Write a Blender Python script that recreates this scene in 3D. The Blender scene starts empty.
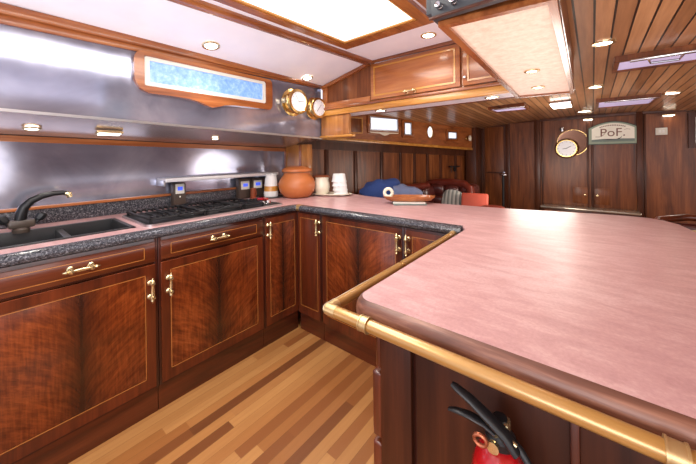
import bpy, bmesh, math, random
from math import sin, cos, pi, radians, sqrt
from mathutils import Matrix, Vector
random.seed(7)
SC = bpy.context.scene
COL = SC.collection

# ------------------------------------------------------------------ materials
def newmat(name):
    m = bpy.data.materials.new(name); m.use_nodes = True
    nt = m.node_tree; b = nt.nodes['Principled BSDF']
    return m, nt, b
def lin(c):
    f = lambda v: v/12.92 if v <= .04045 else ((v+.055)/1.055)**2.4
    return tuple(f(v/255) for v in c) + (1,)
def N(nt, t, **kw):
    n = nt.nodes.new(t)
    for k, v in kw.items():
        if k in n.inputs.keys(): n.inputs[k].default_value = v
        else: setattr(n, k, v)
    return n
def math_(nt, op, a, b=None, c=None, clamp=False):
    n = nt.nodes.new('ShaderNodeMath'); n.operation = op; n.use_clamp = clamp
    for i, v in enumerate((a, b, c)):
        if v is None: continue
        if isinstance(v, (int, float)): n.inputs[i].default_value = v
        else: nt.links.new(v, n.inputs[i])
    return n.outputs[0]
def ramp(nt, fac, stops):
    r = nt.nodes.new('ShaderNodeValToRGB')
    el = r.color_ramp.elements
    while len(el) < len(stops): el.new(.5)
    for e, (p, c) in zip(el, stops): e.position = p; e.color = c
    nt.links.new(fac, r.inputs[0]); return r.outputs[0]
def mixc(nt, fac, a, b, mode='MIX'):
    n = nt.nodes.new('ShaderNodeMix'); n.data_type = 'RGBA'; n.blend_type = mode
    for s, v in ((n.inputs[0], fac), (n.inputs[6], a), (n.inputs[7], b)):
        if hasattr(v, 'links'): nt.links.new(v, s)
        else: s.default_value = v
    return n.outputs[2]
def combine(nt, x, y, z):
    n = nt.nodes.new('ShaderNodeCombineXYZ')
    for i, v in enumerate((x, y, z)):
        if isinstance(v, (int, float)): n.inputs[i].default_value = v
        else: nt.links.new(v, n.inputs[i])
    return n.outputs[0]
def noise(nt, vec, scale, detail=4, rough=.55, dist=0):
    n = nt.nodes.new('ShaderNodeTexNoise'); n.inputs['Scale'].default_value = scale
    n.inputs['Detail'].default_value = detail; n.inputs['Roughness'].default_value = rough
    n.inputs['Distortion'].default_value = dist
    if vec is not None: nt.links.new(vec, n.inputs['Vector'])
    return n.outputs['Fac']
def bump(nt, b, h, strength=.2, dist=.01):
    n = nt.nodes.new('ShaderNodeBump'); n.inputs['Strength'].default_value = strength
    n.inputs['Distance'].default_value = dist
    nt.links.new(h, n.inputs['Height']); nt.links.new(n.outputs[0], b.inputs['Normal'])
def coords(nt, kind='Object'):
    t = nt.nodes.new('ShaderNodeTexCoord'); s = nt.nodes.new('ShaderNodeSeparateXYZ')
    nt.links.new(t.outputs[kind], s.inputs[0]); return t.outputs[kind], s.outputs
def plain(name, rgb, rough=.5, metal=0, coat=0, emis=None, es=0, spec=.5):
    m, nt, b = newmat(name)
    b.inputs['Base Color'].default_value = lin(rgb); b.inputs['Roughness'].default_value = rough
    b.inputs['Metallic'].default_value = metal; b.inputs['Coat Weight'].default_value = coat
    b.inputs['Specular IOR Level'].default_value = spec
    o, s = coords(nt); f = noise(nt, o, 9, 3)
    c = lin(rgb); d = tuple(v*.86 for v in c[:3]) + (1,)
    nt.links.new(mixc(nt, f, d, c), b.inputs['Base Color'])
    if emis: b.inputs['Emission Color'].default_value = lin(emis); b.inputs['Emission Strength'].default_value = es
    return m
def wood(name, dark, mid, light, axis=2, rough=.28, coat=.35, scale=1.0, spread=(.3, .5, .72)):
    m, nt, b = newmat(name)
    o, s = coords(nt)
    k = [14.0, 14.0, 14.0]; k[axis] = 1.3
    v = combine(nt, *[math_(nt, 'MULTIPLY', s[i], k[i]*scale) for i in range(3)])
    n1 = noise(nt, v, 1, 5, .6, .6)
    k2 = [70.0]*3; k2[axis] = 3
    v2 = combine(nt, *[math_(nt, 'MULTIPLY', s[i], k2[i]*scale) for i in range(3)])
    n2 = noise(nt, v2, 1, 3, .6)
    f = math_(nt, 'ADD', math_(nt, 'MULTIPLY', n1, .75), math_(nt, 'MULTIPLY', n2, .25))
    c = ramp(nt, f, [(spread[0], lin(dark)), (spread[1], lin(mid)), (spread[2], lin(light))])
    nt.links.new(c, b.inputs['Base Color'])
    b.inputs['Roughness'].default_value = rough; b.inputs['Coat Weight'].default_value = coat
    b.inputs['Coat Roughness'].default_value = .12
    bump(nt, b, n2, .05, .003)
    return m
def veneer(name, axis, a=.42, seed=0.0, centre=.5, straight=False):
    """crotch-flame mahogany: a dark centre line with feathers sweeping up and out"""
    m, nt, b = newmat(name)
    g, s = coords(nt, 'Generated')
    h = s[axis]; v = s[2]
    u = math_(nt, 'MULTIPLY', math_(nt, 'ABSOLUTE', math_(nt, 'SUBTRACT', h, centre)), 2)
    c = math_(nt, 'SUBTRACT', v, math_(nt, 'MULTIPLY', math_(nt, 'POWER', u, .55), a))
    big = noise(nt, combine(nt, math_(nt, 'MULTIPLY', c, 5), math_(nt, 'MULTIPLY', u, 2.6), seed), 1, 4, .55, .5)
    fine = noise(nt, combine(nt, math_(nt, 'MULTIPLY', c, 30), math_(nt, 'MULTIPLY', u, 4), seed+3), 1, 6, .65, .25)
    grain = noise(nt, combine(nt, math_(nt, 'MULTIPLY', h, 60), math_(nt, 'MULTIPLY', v, 5), seed+5), 1, 3, .6)
    f = math_(nt, 'ADD', math_(nt, 'ADD', math_(nt, 'MULTIPLY', big, .34), math_(nt, 'MULTIPLY', fine, .40)), math_(nt, 'MULTIPLY', grain, .26))
    col = ramp(nt, f, [(.33, lin((56, 24, 10))), (.46, lin((98, 42, 17))), (.56, lin((126, 58, 24))), (.70, lin((162, 86, 40)))])
    w = noise(nt, combine(nt, 0.3, math_(nt, 'MULTIPLY', v, 9), seed), 1, 4, .7)
    k = math_(nt, 'DIVIDE', u, math_(nt, 'ADD', .12, math_(nt, 'MULTIPLY', w, .5)), clamp=True)
    col = mixc(nt, math_(nt, 'POWER', k, .7), lin((42, 20, 11)), col)
    nt.links.new(col, b.inputs['Base Color'])
    b.inputs['Roughness'].default_value = .24; b.inputs['Coat Weight'].default_value = .3
    b.inputs['Coat Roughness'].default_value = .1
    return m

M = {}
M['veneer_y'] = veneer('veneer_left', 1)
M['veneer_y2'] = veneer('veneer_left_b', 1, seed=4.2, a=.5)
M['veneer_x'] = veneer('veneer_back', 0, seed=8.1, a=.4)
M['veneer_n'] = veneer('veneer_narrow', 1, seed=2.2, a=.16)
M['mahog'] = wood('mahogany', (52, 21, 11), (88, 36, 16), (116, 52, 25))
M['mahog_dark'] = wood('mahogany_dark', (34, 12, 8), (56, 20, 12), (76, 30, 18))
M['mahog_h'] = wood('mahogany_horizontal', (50, 20, 11), (84, 35, 16), (110, 50, 24), axis=1)
M['mahog_hx'] = wood('mahogany_horizontal_x', (50, 20, 11), (84, 35, 16), (110, 50, 24), axis=0)
M['penwood'] = wood('peninsula_wood', (40, 18, 9), (62, 29, 15), (84, 42, 22), rough=.4, coat=.1)
M['saloon'] = wood('saloon_wood', (66, 33, 16), (114, 62, 31), (156, 94, 52), rough=.36, coat=.06)
M['saloon'].node_tree.nodes['Principled BSDF'].inputs['Specular IOR Level'].default_value = .3
M['saloon_dark'] = wood('saloon_wood_dark', (50, 25, 15), (76, 40, 24), (100, 56, 34), rough=.35, coat=.05)
M['saloon_dark'].node_tree.nodes['Principled BSDF'].inputs['Specular IOR Level'].default_value = .25
M['honey'] = wood('honey_wood', (122, 62, 30), (164, 96, 50), (196, 130, 74), axis=0, rough=.3)
M['honey_y'] = wood('honey_wood_y', (96, 46, 22), (150, 84, 42), (182, 112, 60), axis=1, rough=.3)
M['golden'] = wood('golden_wood', (150, 92, 30), (190, 128, 52), (214, 160, 84), axis=0, rough=.3)
M['golden_v'] = wood('golden_wood_v', (130, 76, 30), (168, 108, 52), (196, 142, 80), axis=2, rough=.35)
M['trimwood'] = wood('trim_wood', (96, 46, 22), (142, 78, 38), (186, 120, 66), axis=1, rough=.25)
M['trimwood_x'] = wood('trim_wood_x', (96, 46, 22), (142, 78, 38), (186, 120, 66), axis=0, rough=.25)
M['penwood'].node_tree.nodes['Principled BSDF'].inputs['Specular IOR Level'].default_value = .2
M['edgewood'] = wood('edge_wood', (62, 34, 26), (106, 64, 48), (168, 118, 94), axis=0, rough=.42, coat=.08, scale=1.8)
M['rail'] = wood('rail_wood', (140, 98, 48), (176, 132, 72), (206, 168, 110), axis=0, rough=.28, coat=.5, scale=.7)
M['rail_y'] = wood('rail_wood_y', (140, 98, 48), (176, 132, 72), (206, 168, 110), axis=1, rough=.28, coat=.5, scale=.7)
for q_ in ('rail', 'rail_y'): M[q_].node_tree.nodes['Principled BSDF'].inputs['Metallic'].default_value = .35
M['inlay'] = plain('inlay', (176, 112, 52), .35)
M['brass'] = plain('brass', (222, 188, 122), .25, 1)
M['brass_pale'] = plain('brass_pale', (236, 214, 166), .25, .9)
M['railbrass'] = plain('rail_brass', (196, 166, 118), .35, .75)
M['shelfsteel'] = plain('shelf_steel', (206, 202, 204), .35, .35)
M['chrome'] = plain('chrome', (214, 212, 214), .15, 1)
M['steel'] = plain('steel_edge', (196, 194, 196), .3, 1)
M['black'] = plain('black_metal', (26, 25, 27), .35, .2)
M['iron'] = plain('cast_iron', (34, 32, 34), .5, .3)
M['sink'] = plain('sink_composite', (44, 44, 46), .35)
M['darkbox'] = plain('instrument_black', (52, 54, 58), .4)
M['taupe'] = plain('control_housing', (74, 62, 54), .4)
M['white'] = plain('white_plastic', (222, 218, 208), .4)
M['cream'] = plain('cream_ceramic', (232, 222, 200), .25, 0, .3)
M['paper'] = plain('paper_white', (236, 234, 232), .8)
M['terracotta'] = plain('terracotta', (186, 106, 54), .5, 0, .15)
M['terra_dark'] = plain('terracotta_dark', (160, 84, 50), .5)
M['blue'] = plain('blue_cloth', (52, 76, 138), .85)
M['bluegrey'] = plain('grey_blue_cloth', (128, 140, 176), .85)
M['leather'] = plain('oxblood_leather', (112, 44, 32), .3, 0, .3)
M['leather_d'] = plain('oxblood_leather_dark', (84, 36, 32), .3, 0, .3)
M['red'] = plain('red_enamel', (176, 16, 22), .25, 0, .5)
M['redcloth'] = plain('red_cover', (198, 84, 62), .6)
M['oldbrass'] = plain('old_brass', (112, 72, 50), .15, .5)
M['rubber'] = plain('black_rubber', (22, 22, 25), .45)
M['beige'] = plain('beige_upholstery', (198, 170, 128), .9)
M['copper'] = plain('copper', (190, 112, 80), .3, .8)
M['lav'] = plain('lavender_blind', (190, 178, 214), .6, emis=(190, 178, 214), es=.4)  # blinds given a weak glow of their own to lighten them
M['lamp'] = plain('lamp_glow', (255, 250, 240), .5, emis=(255, 246, 232), es=14)
M['lamp_low'] = plain('lamp_glow_low', (255, 250, 240), .5, emis=(255, 246, 232), es=5)
M['sky'] = plain('skylight_glow', (255, 252, 240), .5, emis=(255, 250, 236), es=1.05)
M['lcd'] = plain('blue_display', (60, 90, 220), .3, emis=(70, 100, 235), es=.6)
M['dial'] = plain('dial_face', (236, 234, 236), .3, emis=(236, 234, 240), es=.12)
M['ink'] = plain('dial_ink', (50, 46, 44), .5)
M['rust'] = plain('lettering_brown', (128, 84, 66), .6)
M['signgreen'] = plain('sign_border', (150, 164, 144), .5)
M['signdark'] = plain('sign_edge', (52, 58, 50), .5)
M['signcream'] = plain('sign_cream', (252, 248, 234), .5)
M['signsea'] = plain('sign_sea', (112, 128, 122), .5)
M['shadow'] = plain('shadow_gap', (24, 12, 9), .6)
M['mirror'] = plain('picture_glass', (196, 186, 170), .1, .6)

def m_metal():
    m, nt, b = newmat('brushed_steel_wall')
    o, s = coords(nt)
    n1 = noise(nt, o, 2.6, 4, .6, .5)
    n2 = noise(nt, o, 22, 3, .6)
    c = ramp(nt, n1, [(.3, lin((132, 134, 154))), (.5, lin((158, 160, 180))), (.7, lin((186, 188, 206)))])
    nt.links.new(c, b.inputs['Base Color'])
    b.inputs['Metallic'].default_value = .72
    r = math_(nt, 'MULTIPLY_ADD', n2, .06, .08); nt.links.new(r, b.inputs['Roughness'])
    return m
M['metal'] = m_metal()
def m_soffit():
    m, nt, b = newmat('brushed_steel_soffit')
    o, s = coords(nt); n1 = noise(nt, o, 3, 3)
    nt.links.new(ramp(nt, n1, [(.3, lin((176, 160, 152))), (.7, lin((212, 196, 186)))]), b.inputs['Base Color'])
    b.inputs['Metallic'].default_value = .8; b.inputs['Roughness'].default_value = .2
    return m
M['soffit'] = m_soffit()
def m_granite():
    m, nt, b = newmat('dark_granite')
    o, s = coords(nt)
    v = nt.nodes.new('ShaderNodeTexVoronoi'); v.inputs['Scale'].default_value = 230
    nt.links.new(o, v.inputs['Vector'])
    n = noise(nt, o, 150, 3, .7)
    c = ramp(nt, n, [(.38, lin((30, 32, 38))), (.55, lin((72, 72, 78))), (.7, lin((140, 138, 142)))])
    nt.links.new(c, b.inputs['Base Color']); b.inputs['Roughness'].default_value = .22
    return m
M['granite'] = m_granite()
def m_lam():
    m, nt, b = newmat('pink_laminate')
    o, s = coords(nt)
    n0 = noise(nt, o, 1.6, 3, .5)
    n1 = noise(nt, combine(nt, math_(nt, 'MULTIPLY', s[0], 9), math_(nt, 'MULTIPLY', s[1], 26), 0), 1, 5, .6, .6)
    n2 = noise(nt, o, 120, 3, .7)
    f = math_(nt, 'ADD', math_(nt, 'ADD', math_(nt, 'MULTIPLY', n0, .35), math_(nt, 'MULTIPLY', n1, .4)), math_(nt, 'MULTIPLY', n2, .25))
    c = ramp(nt, f, [(.32, lin((166, 122, 123))), (.5, lin((192, 149, 149))), (.68, lin((218, 186, 186)))])
    nt.links.new(c, b.inputs['Base Color']); b.inputs['Roughness'].default_value = .33
    b.inputs['Coat Weight'].default_value = .1; b.inputs['Coat Roughness'].default_value = .3
    bump(nt, b, n1, .10, .006)
    return m
M['lam'] = m_lam()
def m_floor():
    m, nt, b = newmat('strip_floor')
    o, s = coords(nt)
    w = .052
    xi = math_(nt, 'FLOOR', math_(nt, 'DIVIDE', s[0], w))
    wn = nt.nodes.new('ShaderNodeTexWhiteNoise'); wn.noise_dimensions = '1D'; nt.links.new(xi, wn.inputs['W'])
    yi = math_(nt, 'FLOOR', math_(nt, 'ADD', math_(nt, 'DIVIDE', s[1], .95), math_(nt, 'MULTIPLY', wn.outputs['Value'], 7)))
    w2 = nt.nodes.new('ShaderNodeTexWhiteNoise'); w2.noise_dimensions = '2D'
    nt.links.new(combine(nt, xi, yi, 0), w2.inputs['Vector'])
    g = noise(nt, combine(nt, math_(nt, 'MULTIPLY', s[0], 70), math_(nt, 'MULTIPLY', s[1], 4), math_(nt, 'MULTIPLY', w2.outputs['Value'], 9)), 1, 4, .6)
    c = ramp(nt, w2.outputs['Value'], [(0, lin((94, 52, 28))), (.22, lin((132, 78, 40))), (.45, lin((164, 108, 58))), (.7, lin((190, 138, 82))), (1, lin((140, 84, 44)))])
    c = mixc(nt, math_(nt, 'MULTIPLY', g, .55), c, lin((128, 78, 40)))
    fx = math_(nt, 'FRACT', math_(nt, 'DIVIDE', s[0], w))
    edge = math_(nt, 'LESS_THAN', fx, .035)
    c = mixc(nt, math_(nt, 'MULTIPLY', edge, .45), c, lin((70, 36, 18)))
    nt.links.new(c, b.inputs['Base Color']); b.inputs['Roughness'].default_value = .35
    b.inputs['Coat Weight'].default_value = .15
    return m
M['floor'] = m_floor()
def m_planks():
    m, nt, b = newmat('ceiling_planks')
    o, s = coords(nt)
    w = .0585
    t = math_(nt, 'DIVIDE', math_(nt, 'ADD', s[0], -.0105), w)
    xi = math_(nt, 'FLOOR', t); fx = math_(nt, 'FRACT', t)
    wn = nt.nodes.new('ShaderNodeTexWhiteNoise'); wn.noise_dimensions = '1D'; nt.links.new(xi, wn.inputs['W'])
    g = noise(nt, combine(nt, math_(nt, 'MULTIPLY', s[0], 60), math_(nt, 'MULTIPLY', s[1], 3), math_(nt, 'MULTIPLY', xi, 3)), 1, 4, .6)
    f = math_(nt, 'ADD', math_(nt, 'MULTIPLY', g, .6), math_(nt, 'MULTIPLY', wn.outputs['Value'], .35))
    c = ramp(nt, f, [(.2, lin((132, 88, 56))), (.5, lin((172, 122, 82))), (.8, lin((204, 154, 110)))])
    e = math_(nt, 'LESS_THAN', math_(nt, 'ABSOLUTE', math_(nt, 'SUBTRACT', fx, .5)), .44)
    c = mixc(nt, e, lin((36, 20, 14)), c)
    nt.links.new(c, b.inputs['Base Color'])
    b.inputs['Roughness'].default_value = .34; b.inputs['Coat Weight'].default_value = .12; b.inputs['Coat Roughness'].default_value = .15; b.inputs['Specular IOR Level'].default_value = .35
    bump(nt, b, e, .6, .004)
    return m
M['planks'] = m_planks()
def m_ceil():
    m, nt, b = newmat('white_headliner')
    o, s = coords(nt); n1 = noise(nt, o, 5, 3)
    nt.links.new(ramp(nt, n1, [(.3, lin((238, 236, 246))), (.7, lin((246, 243, 250)))]), b.inputs['Base Color'])
    b.inputs['Roughness'].default_value = .3
    return m
M['ceil'] = m_ceil()
def m_fabric():
    m, nt, b = newmat('speckled_headliner')
    o, s = coords(nt); n1 = noise(nt, o, 34, 5, .75)
    nt.links.new(ramp(nt, n1, [(.3, lin((222, 186, 162))), (.52, lin((238, 208, 186))), (.7, lin((246, 222, 204)))]), b.inputs['Base Color'])
    b.inputs['Roughness'].default_value = .55
    return m
M['fabric'] = m_fabric()
def m_pane():
    m, nt, b = newmat('frosted_window')
    o, s = coords(nt); n1 = noise(nt, o, 26, 5, .75)
    c = ramp(nt, n1, [(.3, lin((84, 122, 184))), (.5, lin((114, 150, 208))), (.7, lin((152, 180, 226)))])
    nt.links.new(c, b.inputs['Base Color']); nt.links.new(c, b.inputs['Emission Color'])
    b.inputs['Emission Strength'].default_value = .55; b.inputs['Roughness'].default_value = .3
    return m
M['pane'] = m_pane()
M['pane_s'] = plain('daylight_pane', (226, 234, 250), .3, emis=(226, 234, 250), es=.7)
def m_stripe():
    m, nt, b = newmat('striped_cloth')
    o, s = coords(nt)
    f = math_(nt, 'FRACT', math_(nt, 'MULTIPLY', s[0], 22))
    c = ramp(nt, f, [(0, lin((196, 196, 186))), (.45, lin((206, 206, 198))), (.5, lin((104, 112, 110))), (.8, lin((150, 154, 148)))])
    nt.links.new(c, b.inputs['Base Color']); b.inputs['Roughness'].default_value = .9
    return m
M['stripe'] = m_stripe()

# ------------------------------------------------------------------ geometry helpers
class MB:
    def __init__(s): s.bm = bmesh.new()
    def _add(s, b2, mat=None):
        if mat is not None: bmesh.ops.transform(b2, matrix=mat, verts=b2.verts)
        me = bpy.data.meshes.new('tmp'); b2.to_mesh(me); b2.free(); s.bm.from_mesh(me); bpy.data.meshes.remove(me); return s
    def box(s, a, b, bev=0, mat=None, seg=2):
        b2 = bmesh.new(); bmesh.ops.create_cube(b2, size=1)
        for v in b2.verts:
            v.co = Vector([(a[i]+b[i])/2 + v.co[i]*(b[i]-a[i]) for i in range(3)])
        if bev: bmesh.ops.bevel(b2, geom=b2.edges[:], offset=bev, segments=seg, profile=.5, affect='EDGES')
        return s._add(b2, mat)
    def hexa(s, p, bev=0):      # 8 points: bottom 4 (ccw) + top 4
        b2 = bmesh.new(); v = [b2.verts.new(q) for q in p]
        for f in ((3, 2, 1, 0), (4, 5, 6, 7), (0, 1, 5, 4), (1, 2, 6, 5), (2, 3, 7, 6), (3, 0, 4, 7)): b2.faces.new([v[i] for i in f])
        bmesh.ops.recalc_face_normals(b2, faces=b2.faces[:])
        if bev: bmesh.ops.bevel(b2, geom=b2.edges[:], offset=bev, segments=2, profile=.5, affect='EDGES')
        return s._add(b2)
    def prism(s, pts, z0, z1, mat=None, bev=0):
        b2 = bmesh.new()
        lo = [b2.verts.new((x, y, z0)) for x, y in pts]; hi = [b2.verts.new((x, y, z1)) for x, y in pts]
        n = len(pts); b2.faces.new(lo[::-1]); top = b2.faces.new(hi)
        for i in range(n): b2.faces.new((lo[i], lo[(i+1) % n], hi[(i+1) % n], hi[i]))
        bmesh.ops.recalc_face_normals(b2, faces=b2.faces[:])
        if bev: bmesh.ops.bevel(b2, geom=[e for e in b2.edges if abs(e.verts[0].co.z-e.verts[1].co.z) < 1e-6], offset=bev, segments=3, profile=.5, affect='EDGES')
        return s._add(b2, mat)
    def lathe(s, prof, mat=None, n=28):
        b2 = bmesh.new(); rings = []
        for r, z in prof:
            if r < 1e-6: rings.append([b2.verts.new((0, 0, z))])
            else: rings.append([b2.verts.new((r*cos(2*pi*k/n), r*sin(2*pi*k/n), z)) for k in range(n)])
        for A, B in zip(rings, rings[1:]):
            for k in range(n):
                q = []
                for v in (A[k % len(A)], A[(k+1) % len(A)], B[(k+1) % len(B)], B[k % len(B)]):
                    if v not in q: q.append(v)
                if len(q) > 2: b2.faces.new(q)
        bmesh.ops.recalc_face_normals(b2, faces=b2.faces[:])
        return s._add(b2, mat)
    def tube(s, pts, rad, n=14, mat=None, flat=1.0):
        b2 = bmesh.new(); pts = [Vector(p) for p in pts]; rings = []
        rr = rad if isinstance(rad, (list, tuple)) else [rad]*len(pts)
        up = Vector((0, 0, 1))
        for i, p in enumerate(pts):
            t = (pts[min(i+1, len(pts)-1)]-pts[max(i-1, 0)]).normalized()
            a = t.cross(up)
            if a.length < .05: a = t.cross(Vector((0, 1, 0)))
            a.normalize(); b = t.cross(a).normalized()
            rings.append([b2.verts.new(p+a*rr[i]*cos(2*pi*k/n)+b*rr[i]*flat*sin(2*pi*k/n)) for k in range(n)])
        for A, B in zip(rings, rings[1:]):
            for k in range(n): b2.faces.new((A[k], A[(k+1) % n], B[(k+1) % n], B[k]))
        b2.faces.new(rings[0][::-1]); b2.faces.new(rings[-1])
        bmesh.ops.recalc_face_normals(b2, faces=b2.faces[:])
        return s._add(b2, mat)
    def sweep(s, path, prof, closed=False):
        """prof: (offset along the path's outward normal, z) points swept along an xy path"""
        b2 = bmesh.new(); rings = []; n = len(path)
        for i, p in enumerate(path):
            a = path[i-1] if (i > 0 or closed) else path[i]; c = path[(i+1) % n] if (i < n-1 or closed) else path[i]
            d1 = Vector((p[0]-a[0], p[1]-a[1])); d2 = Vector((c[0]-p[0], c[1]-p[1]))
            if d1.length < 1e-9: d1 = d2
            if d2.length < 1e-9: d2 = d1
            d1.normalize(); d2.normalize(); t = (d1+d2).normalized(); nn = Vector((t.y, -t.x))
            k = 1/max(.5, nn.dot(Vector((d1.y, -d1.x))))
            rings.append([b2.verts.new((p[0]+nn.x*o*k, p[1]+nn.y*o*k, z)) for o, z in prof])
        m = len(prof)
        for i in range(n if closed else n-1):
            A, B = rings[i], rings[(i+1) % n]
            for j in range(m): b2.faces.new((A[j], A[(j+1) % m], B[(j+1) % m], B[j]))
        if not closed: b2.faces.new(rings[0]); b2.faces.new(rings[-1][::-1])
        bmesh.ops.recalc_face_normals(b2, faces=b2.faces[:])
        return s._add(b2)
    def blob(s, c, r, mat=None, sq=1.0, seed=0, amp=0.0):
        """rounded pillow: superellipsoid"""
        b2 = bmesh.new(); bmesh.ops.create_uvsphere(b2, u_segments=32, v_segments=18, radius=1)
        for v in b2.verts:
            q = Vector([math.copysign(abs(t)**sq, t) for t in v.co])
            w = 1+amp*sin(q.x*5+seed)*cos(q.y*4+seed*2)+amp*.6*sin(q.z*7+q.x*9+seed)
            v.co = Vector((q.x*r[0]*w, q.y*r[1]*w, q.z*r[2]*w))
        if mat is not None: bmesh.ops.transform(b2, matrix=mat, verts=b2.verts)
        bmesh.ops.translate(b2, vec=c, verts=b2.verts)
        return s._add(b2)
    def build(s, name, mat, parent=None, smooth=35):
        me = bpy.data.meshes.new(name); s.bm.to_mesh(me); s.bm.free()
        me.materials.append(M[mat] if isinstance(mat, str) else mat)
        me.polygons.foreach_set('use_smooth', [True]*len(me.polygons))
        me.set_sharp_from_angle(angle=radians(smooth))
        o = bpy.data.objects.new(name, me); COL.objects.link(o)
        if parent is not None:
            o.parent = parent
            if parent.name in WORLD: o.matrix_parent_inverse = WORLD[parent.name].inverted()
        return o
WORLD = {}
def thing(name, label, cat, loc, group=None, local=False, rot=(0, 0, 0)):
    o = bpy.data.objects.new(name, None); COL.objects.link(o); o.location = loc; o.rotation_euler = rot
    o.empty_display_size = .05; o['label'] = label; o['category'] = cat
    if group: o['group'] = group
    if not local: WORLD[o.name] = Matrix.Translation(loc)
    return o
def tag(o, label, cat, group=None):
    o['label'] = label; o['category'] = cat
    if group: o['group'] = group
    return o
def struct(o): o['kind'] = 'structure'; return o
def copy_tree(o, parent=None):
    c = o.copy(); COL.objects.link(c)
    if parent is not None: c.parent = parent
    for ch in list(o.children): copy_tree(ch, c)
    return c
T = Matrix.Translation
def Rm(a, ax): return Matrix.Rotation(radians(a), 4, ax)
def arc(cx, cy, r, a0, a1, n=8):
    return [(cx+r*cos(radians(a0+(a1-a0)*k/n)), cy+r*sin(radians(a0+(a1-a0)*k/n))) for k in range(n+1)]
def line_pt(a, b, t): return tuple(a[i]+(b[i]-a[i])*t for i in range(len(a)))

# ------------------------------------------------------------------ structure
struct(MB().box((-2.8, -1.6, -.05), (2.6, 5.4, 0)).build('floor', 'floor'))
# hull side behind the galley: steel splash back
struct(MB().box((-2.40, -1.2, .86), (-2.35, 1.93, 1.42)).build('wall_left', 'metal'))
struct(MB().box((-2.40, -1.2, 0), (-2.352, 1.93, .86)).build('wall_lower_left', 'mahog_dark'))
# upper steel facing with its sloped underside
p = MB()
ya, yb = -1.2, 1.96
def zl(y): return 1.463-.026*y     # ledge height
def zt(y): return 1.818+.022*y     # top height
p.hexa([(-1.92, ya, zl(ya)), (-1.90, ya, zl(ya)), (-1.90, yb, zl(yb)), (-1.92, yb, zl(yb)),
        (-1.92, ya, zt(ya)), (-1.90, ya, zt(ya)), (-1.90, yb, zt(yb)), (-1.92, yb, zt(yb))])
struct(p.build('wall_upper_left', 'metal'))
p = MB()
p.hexa([(-2.352, ya, zl(ya)-.085), (-1.901, ya, zl(ya)-.003), (-1.901, yb, zl(yb)-.003), (-2.352, yb, zl(yb)-.085),
        (-2.352, ya, zl(ya)-.075), (-1.921, ya, zl(ya)+.007), (-1.921, yb, zl(yb)+.007), (-2.352, yb, zl(yb)-.075)])
struct(p.build('wall_underside_left', 'soffit'))
struct(MB().hexa([(-2.349, ya, zl(ya)-.115), (-2.325, ya, zl(ya)-.115), (-2.325, yb-.04, zl(yb)-.115), (-2.349, yb-.04, zl(yb)-.115),
        (-2.349, ya, zl(ya)-.087), (-2.325, ya, zl(ya)-.083), (-2.325, yb-.04, zl(yb)-.083), (-2.349, yb-.04, zl(yb)-.087)]).build('trim_1', 'trimwood'))
struct(MB().hexa([(-1.905, ya, zl(ya)-.009), (-1.893, ya, zl(ya)-.009), (-1.893, yb, zl(yb)-.009), (-1.905, yb, zl(yb)-.009),
        (-1.905, ya, zl(ya)+.004), (-1.893, ya, zl(ya)+.004), (-1.893, yb, zl(yb)+.004), (-1.905, yb, zl(yb)+.004)]).build('trim_2', 'steel'))
# ceiling cove between steel and white headliner (stepped profile)
def ystrip(x0, x1, z0, z1, name, mat, y0=ya, y1=yb, dz=.022, dx=0, bev=.003):
    return struct(MB().hexa([(x0+dx*y0, y0, z0+dz*y0), (x1+dx*y0, y0, z0+dz*y0), (x1+dx*y1, y1, z0+dz*y1), (x0+dx*y1, y1, z0+dz*y1),
                             (x0+dx*y0, y0, z1+dz*y0), (x1+dx*y0, y0, z1+dz*y0), (x1+dx*y1, y1, z1+dz*y1), (x0+dx*y1, y1, z1+dz*y1)], bev).build(name, mat))
ystrip(-1.90, -1.882, 1.812, 1.85, 'trim_3', 'trimwood')
ystrip(-1.90, -1.862, 1.850, 1.892, 'trim_4', 'trimwood', dz=.004)
# white headliner: sloped strip and flat part
bx0, bx1 = -1.49, -1.34            # beam x at y=0 and y=1.95
k = (bx1-bx0)/1.95
def bx(y): return bx0+k*y
struct(MB().hexa([(-1.90, ya, 1.90), (bx(ya), ya, 1.985), (bx(1.99), 1.99, 1.985), (-1.90, 1.99, 1.868),
                  (-1.90, ya, 1.94), (bx(ya), ya, 2.02), (bx(1.99), 1.99, 2.02), (-1.90, 1.99, 1.91)]).build('ceiling_sloped', 'ceil'))
struct(MB().hexa([(bx(ya), ya, 1.985), (-.30, ya, 1.985), (-.30, 2.3, 1.985), (bx(2.3), 2.3, 1.985),
                  (bx(ya), ya, 2.02), (-.30, ya, 2.02), (-.30, 2.3, 2.02), (bx(2.3), 2.3, 2.02)]).build('ceiling', 'ceil'))
ystrip(bx0-.035, bx0+.03, 1.958, 1.99, 'trim_5', 'trimwood', y1=1.96, dz=0, dx=k, bev=.008)
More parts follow.
